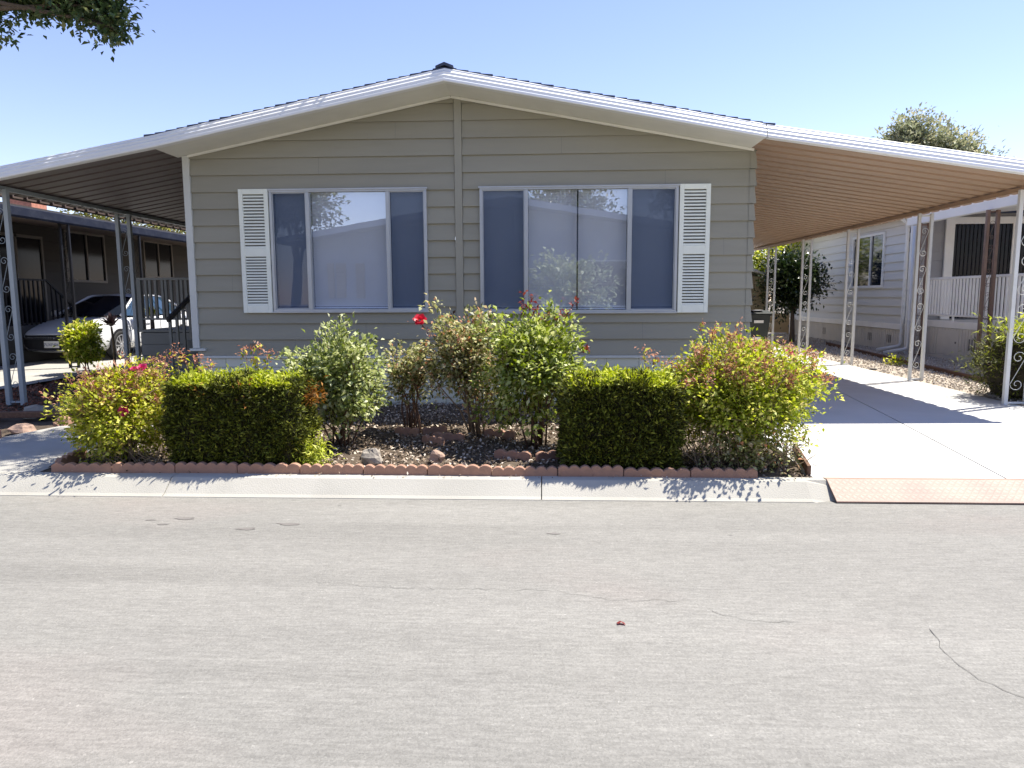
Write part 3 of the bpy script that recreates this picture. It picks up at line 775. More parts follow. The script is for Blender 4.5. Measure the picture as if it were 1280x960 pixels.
# ------------------------------------------------------------------ side porch of the house
pd = empty('porch_deck', (-5.35, 2.4, .16), 'grey painted side porch with baluster railing and dark sloping handrail', 'porch')
mb = MB()
for k in range(9): mb.box(-6.12, -4.70, 1.2+k*.275, 1.2+k*.275+.268, 1.055, 1.09)
mb.build('deck_board', M['deck'], pd)
mb = MB()
for k in range(5): mb.box(-6.10, -4.70, 1.215, 1.24, .17+k*.176, .17+k*.176+.170)
mb.build('deck_skirting', M['deck'], pd)
mb = MB(); mb.box(-6.11, -6.085, 1.24, 3.6, .17, 1.05); mb.build('deck_skirting', M['deck'], pd)
MB().box(-6.12, -4.72, 1.22, 1.27, 1.83, 1.865).build('top_rail', M['deck'], pd, bevel=.003)
MB().box(-6.12, -5.30, 1.23, 1.26, 1.235, 1.265).build('bottom_rail', M['deck'], pd, bevel=.003)
MB().box(-6.12, -6.06, 1.215, 1.275, 1.09, 1.83).build('newel_post', M['deck'], pd, bevel=.003)
bs = [-5.99, -5.925, -5.84, -5.735, -5.68, -5.60, -5.505, -5.44, -5.37, -5.28]
b0 = MB().box(bs[0]-.018, bs[0]+.018, 1.227, 1.263, 1.265, 1.83).build('baluster', M['deck'], pd)
for x in bs[1:]: copy_tree(b0, pd, (x-bs[0], 0, 0))
MB().bar((-5.26, 1.18, 1.60), (-5.24, .42, 1.255), .045, .06).build('handrail', M['deck_dark'], pd, bevel=.004)
for k, y in enumerate((.5, .69, .88, 1.07)):
    MB().box(-5.27, -5.235, y-.017, y+.017, .45+.2*k*.9, 1.25+.45*(y-.45)).build('stair_baluster', M['deck'], pd)
for k in range(4): MB().box(-5.28, -4.72, .30+.22*k, .55+.22*k, .155+.20*k, .155+.20*k+.19).build('step', M['deck'], pd, bevel=.004)

# ------------------------------------------------------------------ left neighbour
ln = empty('neighbour_house', (-15, 9, .2), 'low brown grey sided home with dark awning beyond the white car', 'house')
LX = -12.3
wins = [(8.70, 10.28, 2.05, 3.27), (12.3, 13.9, 2.25, 3.30)]
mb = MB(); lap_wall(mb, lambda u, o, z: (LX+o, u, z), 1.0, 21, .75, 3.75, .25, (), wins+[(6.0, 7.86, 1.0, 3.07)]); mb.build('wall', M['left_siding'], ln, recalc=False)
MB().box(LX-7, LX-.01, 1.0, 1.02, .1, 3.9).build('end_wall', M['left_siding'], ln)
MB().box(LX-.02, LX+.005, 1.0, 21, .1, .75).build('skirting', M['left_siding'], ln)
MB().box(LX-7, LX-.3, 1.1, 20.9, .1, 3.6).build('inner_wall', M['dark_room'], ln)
mb = MB(); mb.prism([(LX-7.6, 3.50), (LX+.2, 3.50), (LX+.2, 3.55), (LX-3.6, 3.85), (LX-7.6, 3.55)], 'y', .6, 21.4); mb.build('roof', M['shingle'], ln)
def nb_window(parent, x, y0, y1, z0, z1, ym, frame, out=1, blind=None, glass='dim_glass'):
    f = MB(); w = .05; xa, xb = sorted((x-.01*out, x+.035*out))
    f.box(xa, xb, y0-w, y0+.01, z0-w, z1+w); f.box(xa, xb, y1-.01, y1+w, z0-w, z1+w)
    f.box(xa, xb, y0+.01, y1-.01, z0-w, z0+.01); f.box(xa, xb, y0+.01, y1-.01, z1-.01, z1+w); f.box(xa, xb, ym-.025, ym+.025, z0+.01, z1-.01)
    o = f.build('window', frame, parent, bevel=.003)
    for a, b in ((y0+.01, ym-.025), (ym+.025, y1-.01)): MB().box(min(x-.012*out, x-.002*out), max(x-.012*out, x-.002*out), a, b, z0+.01, z1-.01).build('pane', M[glass], o)
    return o
w1 = nb_window(ln, LX, *wins[0], 9.53, M['left_frame']); nb_window(ln, LX, *wins[1], 13.1, M['left_frame'])
f = MB()
for y in (6.0, 6.95, 7.82): f.box(LX-.01, LX+.03, y-.03, y+.03, 1.0, 3.07)
f.box(LX-.01, LX+.03, 6.03, 7.79, 3.0, 3.07)
sd = f.build('sliding_door', M['left_frame'], ln)
for a, b in ((6.03, 6.92), (6.98, 7.79)): MB().box(LX-.012, LX-.004, a, b, 1.0, 3.0).build('pane', M['dim_glass'], sd)
aw = empty('awning', (-9.4, 8, .2), 'flat awning with shade darkened edge on black scrolled posts in front of the brown home', 'awning')
mb = MB(); mb.prism([(LX, 3.33), (-9.35, 3.07), (-9.35, 3.10), (LX, 3.36)], 'y', -2, 20); mb.build('roof_panel', M['pan_dark'], aw)
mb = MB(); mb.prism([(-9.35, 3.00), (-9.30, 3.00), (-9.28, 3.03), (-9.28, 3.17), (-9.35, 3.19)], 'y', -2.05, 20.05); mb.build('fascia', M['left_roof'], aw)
p0 = lattice_post(aw, -9.42, 4.5, 3.05, M['post_black'], gap=.17, tube=.045, pieces=6)
for y in (6.95, 9.6, 12.3): copy_tree(p0, aw, (0, y-4.5, 0))
st = empty('entry_stair', (-11.6, 7.6, .2), 'black railed entry stair at the dark sliding door', 'stair')
MB().box(LX+.02, -11.2, 4.2, 6.35, .15, 1.0).build('landing', M['deck_dark'], st)
for k in range(3): MB().box(LX+.02, -11.2, 6.35+.28*k, 6.63+.28*k, .15, .78-.22*k).build('step', M['deck_dark'], st)
mb = MB(); mb.bar((-11.2, 4.2, 1.98), (-11.2, 6.35, 1.98), .04, .04); mb.bar((-11.2, 6.35, 1.98), (-11.2, 7.4, 1.25), .04, .04); mb.build('handrail', M['post_black'], st)
b0 = MB().box(-11.215, -11.185, 4.25, 4.28, 1.0, 1.97).build('baluster', M['post_black'], st)
for k in range(1, 15): copy_tree(b0, st, (0, .14*k, 0))
for k in range(6): MB().box(-11.215, -11.185, 6.49+.15*k, 6.52+.15*k, .78-.16*k if k < 4 else .3, 1.88-.104*k).build('baluster', M['post_black'], st)
ch = MB(); ch.box(-19.15, -18.35, 15.9, 16.7, 3.6, 5.62); ch.box(-19.22, -18.28, 15.83, 16.77, 5.62, 5.72)
tag(ch.build('chimney', M['brick_red'], bevel=.01), 'red brick chimney rising beyond the dark awning', 'chimney')

# ------------------------------------------------------------------ right neighbour
rn = empty('neighbour_house', (11.5, 9, .2), 'pale blue grey sided home with beige slotted skirting beside the gravel', 'house')
RX = 8.6
rw = [(9.45, 11.22, 1.80, 3.10)]
mb = MB(); lap_wall(mb, lambda u, o, z: (RX-o, -u, z), -16.9, -8.2, .86, 3.42, .215, (), [(-b, -a, c, d) for a, b, c, d in rw], .036, .004); mb.build('wall', M['nb_siding'], rn, recalc=False)
nb_window(rn, RX-.028, *rw[0], 10.15, M['white'], out=-1, glass='dark_glass')
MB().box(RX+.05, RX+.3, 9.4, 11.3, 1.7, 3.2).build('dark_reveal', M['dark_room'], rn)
MB().box(RX, RX+7, 16.88, 16.9, .1, 3.45).build('rear_wall', M['nb_siding'], rn)
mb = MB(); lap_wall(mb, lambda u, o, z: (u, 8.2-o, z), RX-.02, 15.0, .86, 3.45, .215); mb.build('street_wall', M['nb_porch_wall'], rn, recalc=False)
def grooved(mb, x, y0, y1, z0, z1, pitch=.105):
    y = y0
    while y < y1-.01:
        mb.box(x-.006, x+.02, y+.009, min(y+pitch, y1)-.009, z0, z1); y += pitch
    mb.box(x+.012, x+.03, y0, y1, z0, z1)
mb = MB(); grooved(mb, RX-.01, 8.2, 16.9, .1, .72); mb.build('skirting', M['nb_skirt'], rn)
MB().box(RX-.05, RX+.02, 8.2, 16.9, .73, .87).build('skirting_board', M['nb_trim'], rn, bevel=.004)
for y in (8.85, 9.9, 11.3, 13.0, 14.8):
    v = MB()
    for k in range(3): v.box(RX-.016, RX-.008, y+k*.09, y+k*.09+.04, .38, .58)
    v.build('vent', M['vent'], rn)
mb = MB(); mb.box(RX-.32, RX-.02, 8.0, 17.2, 3.42, 3.45); mb.build('soffit', M['nb_trim'], rn)
mb = MB(); mb.prism([(RX-.34, 3.38), (RX-.44, 3.40), (RX-.46, 3.52), (RX-.34, 3.54)], 'y', 7.9, 17.25); mb.build('gutter', M['white'], rn)
mb = MB(); mb.prism([(RX-.34, 3.46), (RX+3.4, 4.15), (RX+7.2, 3.46), (RX+7.2, 3.44), (RX-.34, 3.44)], 'y', 7.9, 17.25); mb.build('roof', M['shingle'], rn)
mb = MB(); mb.tube([(RX-.30, 8.22, 3.40), (RX-.10, 8.22, 3.25), (RX-.07, 8.22, 3.1), (RX-.07, 8.22, .42), (RX-.12, 8.22, .34), (RX-.62, 8.25, .25)], .042, 8); mb.build('downspout', M['white'], rn, smooth=True)
# porch
np_ = empty('neighbour_porch', (9.6, 4.5, .2), 'white railed porch with a white awning edge and two brown iron posts', 'porch')
MB().box(RX+.0, 15, 2.4, 8.17, .93, .97).build('deck_floor', M['nb_trim'], np_)
MB().box(RX-.03, RX-.002, -1.0, 8.17, .86, 1.0).build('deck_edge_board', M['nb_trim'], np_, bevel=.004)
mb = MB(); grooved(mb, RX-.01, -1.0, 8.17, .27, .85); mb.build('deck_skirting', M['nb_skirt'], np_)
MB().box(RX-.04, RX+.02, -1.0, 8.17, .08, .265).build('base_board', M['nb_skirt'], np_)
v = MB()
for k in range(3): v.box(RX-.017, RX-.0085, 5.35+k*.095, 5.395+k*.095, .42, .66)
v.build('vent', M['vent'], np_)
mb = MB(); mb.box(RX-.018, RX-.0105, 5.95, 6.75, .30, .80); mb.build('access_hatch', M['nb_skirt'], np_, bevel=.003)
MB().box(RX-.03, RX-.0185, 6.02, 6.06, .54, .58).build('hatch_knob', M['vent'], np_)
f = MB(); f.box(9.36, 9.56, 8.12, 8.17, .98, 3.36); f.box(12.3, 12.5, 8.12, 8.17, .98, 3.36); f.box(9.56, 12.3, 8.12, 8.17, 3.20, 3.36); f.box(10.88, 10.95, 8.13, 8.165, .98, 3.2)
pdoor = f.build('sliding_door', M['nb_trim'], np_, bevel=.004)
f = MB(); n = 30
for k in range(n):
    a = 9.56+(12.3-9.56)*k/n; b = 9.56+(12.3-9.56)*(k+1)/n
    f.poly([(a, 8.15, 1.0), (b, 8.168, 1.0), (b, 8.168, 3.2), (a, 8.15, 3.2)])
f.build('vertical_blind', M['dim_glass'], pdoor, recalc=False)
MB().box(RX-.03, RX+.02, -1.0, 8.12, 1.885, 1.935).build('top_rail', M['nb_trim'], np_, bevel=.004)
MB().box(RX-.025, RX+.015, -1.0, 8.12, 1.10, 1.14).build('bottom_rail', M['nb_trim'], np_, bevel=.004)
b0 = MB().box(RX-.022, RX+.012, 3.02, 3.055, 1.14, 1.885).build('baluster', M['nb_trim'], np_)
for k in range(1, 44): copy_tree(b0, np_, (0, .115*k, 0))
for y in (3.2, 4.7, 6.2, 7.45): MB().box(RX-.02, RX+.01, y, y+.04, 1.0, 1.10).build('rail_foot', M['nb_trim'], np_)
mb = MB(); mb.prism([(RX-.28, 3.14), (RX-.24, 3.12), (RX-.20, 3.14), (RX-.20, 3.30), (RX-.28, 3.30)], 'y', -1.0, 7.85); mb.build('awning_edge', M['white'], np_)
mb = MB(); mb.prism([(RX-.28, 3.30), (RX-.20, 3.30), (15, 3.75), (15, 3.80), (RX-.28, 3.36)], 'y', -1.0, 7.85); mb.build('awning_panel', M['nb_trim'], np_)
lattice_post(np_, RX-.24, 7.15, 3.13, M['post_brown'], gap=.18, tube=.06, pieces=6)
lattice_post(np_, RX-.24, 4.72, 3.13, M['post_brown'], gap=.18, tube=.06, pieces=6)
MB().box(RX-.27, RX-.19, 7.60, 7.68, .2, 3.13).build('square_post', M['white'], np_, bevel=.004)
mb = MB(); mb.tube([(RX-.30, 7.42, 3.1), (RX-.30, 7.42, .40), (RX-.34, 7.42, .33), (RX-.8, 7.50, .24)], .04, 8); mb.build('downspout', M['white'], np_, smooth=True)

# timber edging in the gravel
tm = MB(); tm.bar((6.90, 1.6, gz(1.6)+.02), (7.72, 10.6, gz(10.6)+.02), .07, .09); tag(tm.build('edging_timber', M['rust_timber'], bevel=.006), 'long rust brown timber edging laid in the tan gravel', 'edging timber')

# shed, tan box and bin at the far end of the carport
sh = empty('garden_shed', (5.2, 13.2, .22), 'small beige sided shed with white roof past the far end of the house', 'shed')
mb = MB(); lap_wall(mb, lambda u, o, z: (u, 12.5-o, z), 3.9, 6.62, .2, 2.12, .2); mb.box(3.9, 6.6, 12.5, 14.5, .2, 2.15); mb.build('wall', M['shed'], sh, recalc=False)
mb = MB(); mb.prism([(3.8, 2.36), (5.9, 2.36), (6.84, 2.06), (6.84, 2.13), (5.9, 2.44), (3.8, 2.44)], 'y', 12.3, 14.6); mb.build('roof', M['white_roof'], sh)
MB().box(6.62, 6.66, 12.46, 12.50, .2, 2.1).build('corner_trim', M['nb_trim'], sh)
tb = MB(); tb.box(7.70, 8.42, 16.0, 16.05, .28, .95); tb.box(7.64, 7.70, 15.98, 16.06, .2, 1.0); tb.box(8.42, 8.48, 15.98, 16.06, .2, 1.0)
tag(tb.build('gate_panel', M['tan_box'], bevel=.004), 'low tan wooden gate panel in sun near the round dark tree', 'gate')
bn = empty('wheelie_bin', (5.5, 9.75, .22), 'black wheeled rubbish bin with pale labels behind the house corner', 'bin')
mb = MB(); mb.grid([[(5.26, 9.5, .28), (5.74, 9.5, .28), (5.74, 10.0, .28), (5.26, 10.0, .28)], [(5.20, 9.42, 1.08), (5.80, 9.42, 1.08), (5.80, 10.08, 1.08), (5.20, 10.08, 1.08)]], closed_u=True)
mb.poly([(5.26, 9.5, .28), (5.26, 10.0, .28), (5.74, 10.0, .28), (5.74, 9.5, .28)]); mb.box(5.185, 5.815, 9.40, 10.10, 1.05, 1.085); mb.build('body', M['bin'], bn, bevel=.01)
mb = MB(); mb.prism([(9.36, 1.088), (9.36, 1.11), (9.75, 1.18), (10.14, 1.14), (10.14, 1.088)], 'x', 5.17, 5.83); mb.build('lid', M['bin'], bn, bevel=.01)
MB().box(5.36, 5.64, 9.50, 9.80, 1.172, 1.19).build('lid_label', M['plate_white'], bn)
MB().box(5.38, 5.62, 9.405, 9.435, .86, .93).build('front_label', M['nb_trim'], bn)
MB().box(5.36, 5.60, 9.44, 9.46, .42, .50).build('lower_label', M['nb_trim'], bn)
for x in (5.22, 5.78): MB().lathe([(.02, -.03), (.10, -.03), (.12, -.015), (.12, .015), (.10, .03), (.02, .03)], (x, 10.0, .33), (1, 0, 0)).build('wheel', M['rubber'], bn)

# ------------------------------------------------------------------ white car under the awning
CX, CY, CG = -10.55, 5.50, .19
car = empty('parked_car', (CX, CY+2.4, CG), 'white four door car parked nose out under the dark awning', 'car')
def cw(x, y, z): return (CX+x, CY+y, CG+z)
ST = [(.00, .56, .60, .63, .30), (.06, .70, .63, .67, .25), (.18, .80, .67, .73, .21), (.40, .87, .73, .81, .19), (.75, .905, .80, .89, .19), (1.15, .915, .86, .96, .19),
      (1.55, .92, .90, 1.00, .19), (2.4, .925, .92, 1.0, .19), (3.3, .925, .95, 1.0, .19), (4.0, .91, .97, 1.05, .20), (4.5, .87, .96, 1.06, .24), (4.78, .80, .90, 1.00, .32), (4.86, .70, .82, .90, .40)]
rows = []
for y, w, belt, top, bot in ST:
    halfp = [(0, bot), (w*.82, bot), (w*.97, bot+.10), (w*1.0, bot+.24), (w*.995, belt-.16), (w*.965, belt-.03), (w*.90, belt+(top-belt)*.45), (w*.6, top-.012), (0, top)]
    rows.append([cw(x, y, z) for x, z in halfp]+[cw(-x, y, z) for x, z in halfp[-2:0:-1]])
mb = MB(); mb.grid(rows, closed_u=True); mb.poly(rows[0][::-1]); mb.poly(rows[-1])
body = mb.build('body', M['car_white'], car, smooth=True, subdiv=1)
# cabin: roof shell, pillars and glass
base = [(.76, 1.30, .985), (.84, 1.75, .97), (.85, 2.6, .97), (.84, 3.4, .99), (.74, 4.15, 1.05)]
topr = [(.54, 2.15, 1.40), (.60, 2.35, 1.435), (.62, 2.75, 1.45), (.60, 3.2, 1.435), (.54, 3.55, 1.39)]
mb = MB(); rr = []
for x, y, z in topr: rr.append([cw(s*x, y, z+(1-abs(s)**2.2)*.045) for s in np.linspace(-1, 1, 9)])
mb.grid(rr); mb.grid([[(a, b, c-.035) for a, b, c in r] for r in rr][::-1]); mb.build('roof', M['car_white'], car, smooth=True)
mb = MB()
n = 9; R0 = [cw(s*.76, 1.30-.16*(1-s*s)+.0, .985+.005*(1-abs(s))) for s in np.linspace(-1, 1, n)]; R1 = [cw(s*.54, 2.15-.06*(1-s*s), 1.395+.045*(1-abs(s)**2.2)) for s in np.linspace(-1, 1, n)]
Rm = [tuple((np.array(a)+np.array(b))/2+np.array([0, -.03, .02])) for a, b in zip(R0, R1)]
mb.grid([R0, Rm, R1]); mb.build('windscreen', M['dark_glass'], car, smooth=True)
mb = MB(); mb.grid([[cw(s*.74, 4.15, 1.05) for s in np.linspace(-1, 1, 7)], [cw(s*.54, 3.55, 1.40+.035*(1-abs(s)**2)) for s in np.linspace(-1, 1, 7)]]); mb.build('rear_window', M['dark_glass'], car, smooth=True)
M['car_glass'] = paint('tinted_car_glass', (.02, .045, .075), .05, spec=.9)
for s in (-1, 1):
    mb = MB()
    mb.grid([[cw(s*(x+.0), y, z) for x, y, z in base], [cw(s*x, y, z-.005) for x, y, z in topr]]); mb.build('side_window', M['car_glass'], car, smooth=True)
    mb = MB()
    mb.tube([cw(s*.775, 1.26, .985), cw(s*.66, 1.75, 1.22), cw(s*.555, 2.15, 1.41), cw(s*.60, 2.4, 1.44), cw(s*.615, 2.8, 1.452), cw(s*.595, 3.2, 1.438), cw(s*.545, 3.55, 1.395), cw(s*.75, 4.2, 1.06)], [.03, .028, .026, .022, .022, .022, .03, .04], 7)
    mb.build('pillar', M['car_white'], car, smooth=True)
    mb = MB(); mb.tube([cw(s*.845, 2.62, .975), cw(s*.62, 2.72, 1.44)], .022, 6); mb.build('door_pillar', M['black_plastic'], car)
    mb = MB()
    mb.lathe([(.0, -.02), (.06, -.015), (.085, .03), (.075, .10), (.04, .13), (0, .135)], cw(s*1.0, 1.62, 1.03), (0, -1, 0), 12); mb.bar(cw(s*.86, 1.66, .98), cw(s*.97, 1.62, 1.0), .05, .03)
    mb.build('wing_mirror', M['car_white'], car, smooth=True)
    for yw in (.95, 3.75):
        MB().lathe([(0, .0), (.375, .0), (.375, .012), (0, .012)], cw(s*.915, yw, .325), (s, 0, 0), 28).build('wheel_arch', M['black_plastic'], car)
        wx = s*.835; o = cw(wx, yw, .325)
        wh = MB().lathe([(.20, -.09), (.30, -.10), (.325, -.07), (.325, .08), (.315, .105), (.235, .108), (.235, .06)], o, (s, 0, 0), 32).build('wheel', M['rubber'], car, smooth=True)
        rm = MB(); rm.lathe([(.238, .108), (.225, .112), (.218, .09), (.215, -.02)], o, (s, 0, 0), 32)
        for k in range(10):
            a = 2*math.pi*k/10+(.13 if k % 2 else -.13); c, d = math.cos(a), math.sin(a)
            rm.bar(cw(wx+s*.10, yw+c*.045, .325+d*.045), cw(wx+s*.095, yw+math.cos(2*math.pi*k/10)*.222, .325+math.sin(2*math.pi*k/10)*.222), .030, .018, (1, 0, 0))
        rm.lathe([(0, .115), (.045, .112), (.055, .095), (.06, .08)], o, (s, 0, 0), 16); rm.build('rim', M['alloy'], wh)
        MB().lathe([(0, -.02), (.217, -.02), (.217, -.015)], o, (s, 0, 0), 24).build('brake_disc', M['black_plastic'], wh)
    hl = MB(); hl.grid([[cw(s*.56, .015, .60), cw(s*.70, .085, .625), cw(s*.815, .23, .675), cw(s*.862, .42, .725)], [cw(s*.56, .005, .535), cw(s*.71, .06, .555), cw(s*.825, .19, .60), cw(s*.872, .38, .67)]]); hl.build('headlight', M['lamp'], car)
    MB().lathe([(0, 0), (.05, 0), (.055, .01)], cw(s*.66, .045, .33), (0, -1, 0), 14).build('fog_lamp', M['lamp'], car)
    sm = MB()
    for yy in (1.52, 2.66, 3.62): sm.bar(cw(s*.926, yy, .34), cw(s*.921, yy+.03, .93), .006, .010, (0, 1, 0))
    sm.bar(cw(s*.922, 1.5, .33), cw(s*.922, 3.5, .33), .02, .012); sm.build('door_seam', M['black_plastic'], car)
    mb = MB(); mb.bar(cw(s*.932, 2.05, .80), cw(s*.932, 2.22, .805), .02, .025); mb.bar(cw(s*.935, 3.05, .83), cw(s*.935, 3.22, .835), .02, .025); mb.build('door_handle', M['car_white'], car)
def nose(xs, z0, z1, o=.02):
    f = lambda x: .0 if abs(x) < .5 else (.06*((abs(x)-.5)/.2)**1.6)
    return [[cw(x, f(x)-o, z1) for x in xs], [cw(x, f(x)-o, z0) for x in xs]]
xs = np.linspace(-.60, .60, 13)
mb = MB(); mb.grid(nose(xs, .555, .60)); mb.build('upper_grille', M['black_plastic'], car, recalc=False)
mb = MB(); mb.grid(nose(np.linspace(-.66, .66, 13), .28, .52)); mb.build('lower_grille', M['black_plastic'], car, recalc=False)
mb = MB(); mb.tube([cw(x, (0 if abs(x) < .5 else .06*((abs(x)-.5)/.2)**1.6)-.03, .537) for x in np.linspace(-.68, .68, 13)], .014, 6); mb.build('chrome_strip', M['chrome'], car, smooth=True)
mb = MB(); mb.tube([cw(-.70, .05, .50), cw(-.64, .01, .36), cw(-.5, -.03, .285), cw(0, -.035, .27), cw(.5, -.03, .285), cw(.64, .01, .36), cw(.70, .05, .50)], .02, 6); mb.build('lower_lip', M['chrome'], car, smooth=True)
em = MB(); em.prism([(CX-.07, CG+.525), (CX-.035, CG+.525), (CX-.03, CG+.515), (CX+.03, CG+.515), (CX+.035, CG+.525), (CX+.07, CG+.525), (CX+.06, CG+.55), (CX+.035, CG+.55), (CX+.03, CG+.562), (CX-.03, CG+.562), (CX-.035, CG+.55), (CX-.06, CG+.55)], 'y', CY-.055, CY-.042); em.build('emblem', M['chrome'], car)
lp = MB().box(CX-.165, CX+.165, CY-.045, CY-.035, CG+.33, CG+.475).build('licence_plate', M['plate_white'], car, bevel=.003)
def text(s, parent, size, loc, mat, name):
    cu = bpy.data.curves.new(name, 'FONT'); cu.body = s; cu.size = size; cu.extrude = .001; cu.align_x = 'CENTER'; cu.align_y = 'CENTER'
    o = bpy.data.objects.new(name, cu); COL.objects.link(o)
    dg = bpy.context.evaluated_depsgraph_get(); me = bpy.data.meshes.new_from_object(o.evaluated_get(dg))
    bpy.data.objects.remove(o); me.transform(Matrix.Rotation(math.pi/2, 4, 'X')); me.transform(Matrix.Translation(Vector(loc)-WORLD[parent.name]))
    me.materials.clear(); me.materials.append(mat)
    q = bpy.data.objects.new(name, me); COL.objects.link(q); q.parent = parent; WORLD[q.name] = WORLD[parent.name].copy(); return q
text('7UXF406', lp, .085, (CX, CY-.0475, CG+.395), M['plate_blue'], 'plate_lettering')

# ------------------------------------------------------------------ garden edging
def scallop(p0, p1, h, n, th=.05, lift=0.0, name='edging_brick'):
    p0 = np.array(p0, float); p1 = np.array(p1, float); L = np.linalg.norm(p1-p0); u = (p1-p0)/L; w = np.array([-u[1], u[0]])
    out = [(0, -.04)]; per = L/n
    for k in range(n):
        for t in np.linspace(0, 1, 9)[(0 if k == 0 else 1):]: out.append((k*per+t*per, h-.022+.024*math.sin(math.pi*t)**.8))
    out.append((L, -.04))
    z = gz((p0[1]+p1[1])/2)+lift; mb = MB(); n_ = len(out)
    P = lambda s, q, off: (p0[0]+u[0]*s+w[0]*off, p0[1]+u[1]*s+w[1]*off, z+q)
    i = 0; mb.v = [P(s, q, -th/2) for s, q in out]+[P(s, q, th/2) for s, q in out]
    mb.f = [tuple(range(n_-1, -1, -1)), tuple(range(n_, 2*n_))]+[(k, (k+1) % n_, n_+(k+1) % n_, n_+k) for k in range(n_)]
    return mb.build(name, M['terracotta'], bevel=.006)
G1 = 'scalloped edging bricks along the kerb'
rng = np.random.default_rng(8)
x = -4.10; k = 0
while x < 1.60:
    L = .525
    j = rng.normal()*.006; yb = -3.635-.007*(x+4.1)
    e = scallop((x+.003, yb+j), (x+L-.003, yb+rng.normal()*.006), .088+rng.normal()*.004, 6 if k % 3 else 5, lift=rng.normal()*.003)
    if x > .85: tag(e, 'terracotta scalloped edging brick on the kerb under the rust tipped shrub', 'edging brick', G1)
    elif x < -3.2: tag(e, 'terracotta scalloped edging brick on the kerb under the yellow green shrub', 'edging brick', G1)
    elif x < -1.9: tag(e, 'shaded terracotta scalloped edging brick on the kerb below the wider hedge', 'edging brick', G1)
    elif x < .1: tag(e, 'sunlit terracotta scalloped edging brick on the kerb between the two hedges', 'edging brick', G1)
    else: tag(e, 'terracotta scalloped edging brick on the kerb below the narrower hedge', 'edging brick', G1)
    x += L; k += 1
e = scallop((-4.12, -3.55), (-4.22, -3.05), .085, 5); tag(e, 'scalloped edging brick turning back from the kerb beside the walk', 'edging brick', G1)
G2 = 'scalloped tree ring bricks in the mulch'
for p0, p1, lab in (((-1.56, -2.02), (-1.30, -2.10), 'short terracotta scallop brick in the mulch below the small sparse rose'),
                    ((-1.27, -2.08), (-1.04, -1.93), 'tilted terracotta scallop brick beside the small sparse rose'),
                    ((-1.20, -2.42), (-.98, -2.56), 'terracotta scallop brick forming the near side of the open mulch corner'),
                    ((-1.13, -2.28), (-.80, -2.36), 'terracotta scallop brick forming the far side of the open mulch corner'),
                    ((-.62, -2.10), (-.30, -2.22), 'dusty terracotta scallop brick at the foot of the reddish rose'),
                    ((-.45, -3.02), (-.12, -3.14), 'shaded terracotta scallop brick before the tall green rose'),
                    ((-.08, -3.15), (.22, -3.02), 'shaded terracotta scallop brick between tall rose and narrow hedge')):
    tag(scallop(p0, p1, .075, 3), lab, 'edging brick', G2)

def rock(name, c, r, mat, seed, label, cat='rock', group=None):
    rng = np.random.default_rng(seed); mb = MB(); rows = []; ph = rng.random(6)*6
    for i in range(8):
        th = math.pi*i/7; row = []
        for j in range(12):
            p = 2*math.pi*j/12; d = np.array([math.sin(th)*math.cos(p), math.sin(th)*math.sin(p), math.cos(th)])
            k = 1+.16*math.sin(3*d[0]+ph[0])*math.sin(3*d[1]+ph[1])+.12*math.sin(5*d[2]+ph[2]+2*d[0])+rng.normal()*.03*(0 < i < 7)
            row.append((c[0]+d[0]*r[0]*k, c[1]+d[1]*r[1]*k, c[2]+d[2]*r[2]*k))
        rows.append(row)
    mb.grid(rows, closed_u=True)
    o = mb.build(name, mat, smooth=False, recalc=True); return tag(o, label, cat, group)
rock('rock', (-1.50, -3.30, .17), (.095, .075, .10), M['rock'], 1, 'rounded grey rock in sunlit mulch behind the scalloped edging')
rock('rock', (-.95, -3.18, .155), (.075, .055, .065), M['rock_pink'], 2, 'small pale pink pointed stone in the mulch')
rock('boulder', (-5.75, -.75, .17), (.52, .40, .14), M['rock_dark'], 3, 'wide flat dark boulder in shade beside the walk')
rock('boulder', (-6.22, -.92, .17), (.19, .13, .10), M['rock'], 4, 'sunlit round tan boulder next to the flat dark one')
rock('stone', (-5.42, -1.60, .16), (.11, .09, .075), M['terracotta'], 5, 'reddish stone at the bend of the walk edge')
rock('stone', (-5.66, -1.92, .15), (.13, .10, .065), M['rock_pink'], 6, 'dull brown stone in the row beside the walk')
rock('stone', (-5.20, -1.25, .16), (.12, .10, .06), M['rock_dark'], 7, 'dark stone half under the yellow green shrub')
rock('stone', (6.18, .62, .19), (.20, .10, .06), M['rock'], 8, 'flat grey stone on gravel beside the juniper')
rock('stone', (6.42, .95, .20), (.16, .10, .07), M['rock_dark'], 9, 'dark lumpy stone behind the flat grey one by the juniper')
rock('stone', (6.05, 4.1, .20), (.07, .04, .02), M['rock_dark'], 10, 'small dark stone alone on the tan gravel')
bk = MB(); bk.bar((-5.95, -2.62, .17), (-5.62, -2.28, .175), .12, .10); tag(bk.build('paving_brick', M['terracotta'], bevel=.01), 'large terracotta brick lying at the walk edge', 'brick')
pl = MB(); pl.bar((-8.3, -1.45, .20), (-5.30, -1.12, .20), .10, .07); tag(pl.build('landscape_timber', M['rust_timber'], bevel=.008), 'dark weathered timber laid across the shaded planting bed', 'timber')
dg_ = MB(); dg_.bar((2.12, -3.56, .15), (2.30, -2.7, .155), .03, .09); tag(dg_.build('edging_board', M['rust_timber'], bevel=.004), 'brown edging board between shrub bed and driveway', 'edging board')

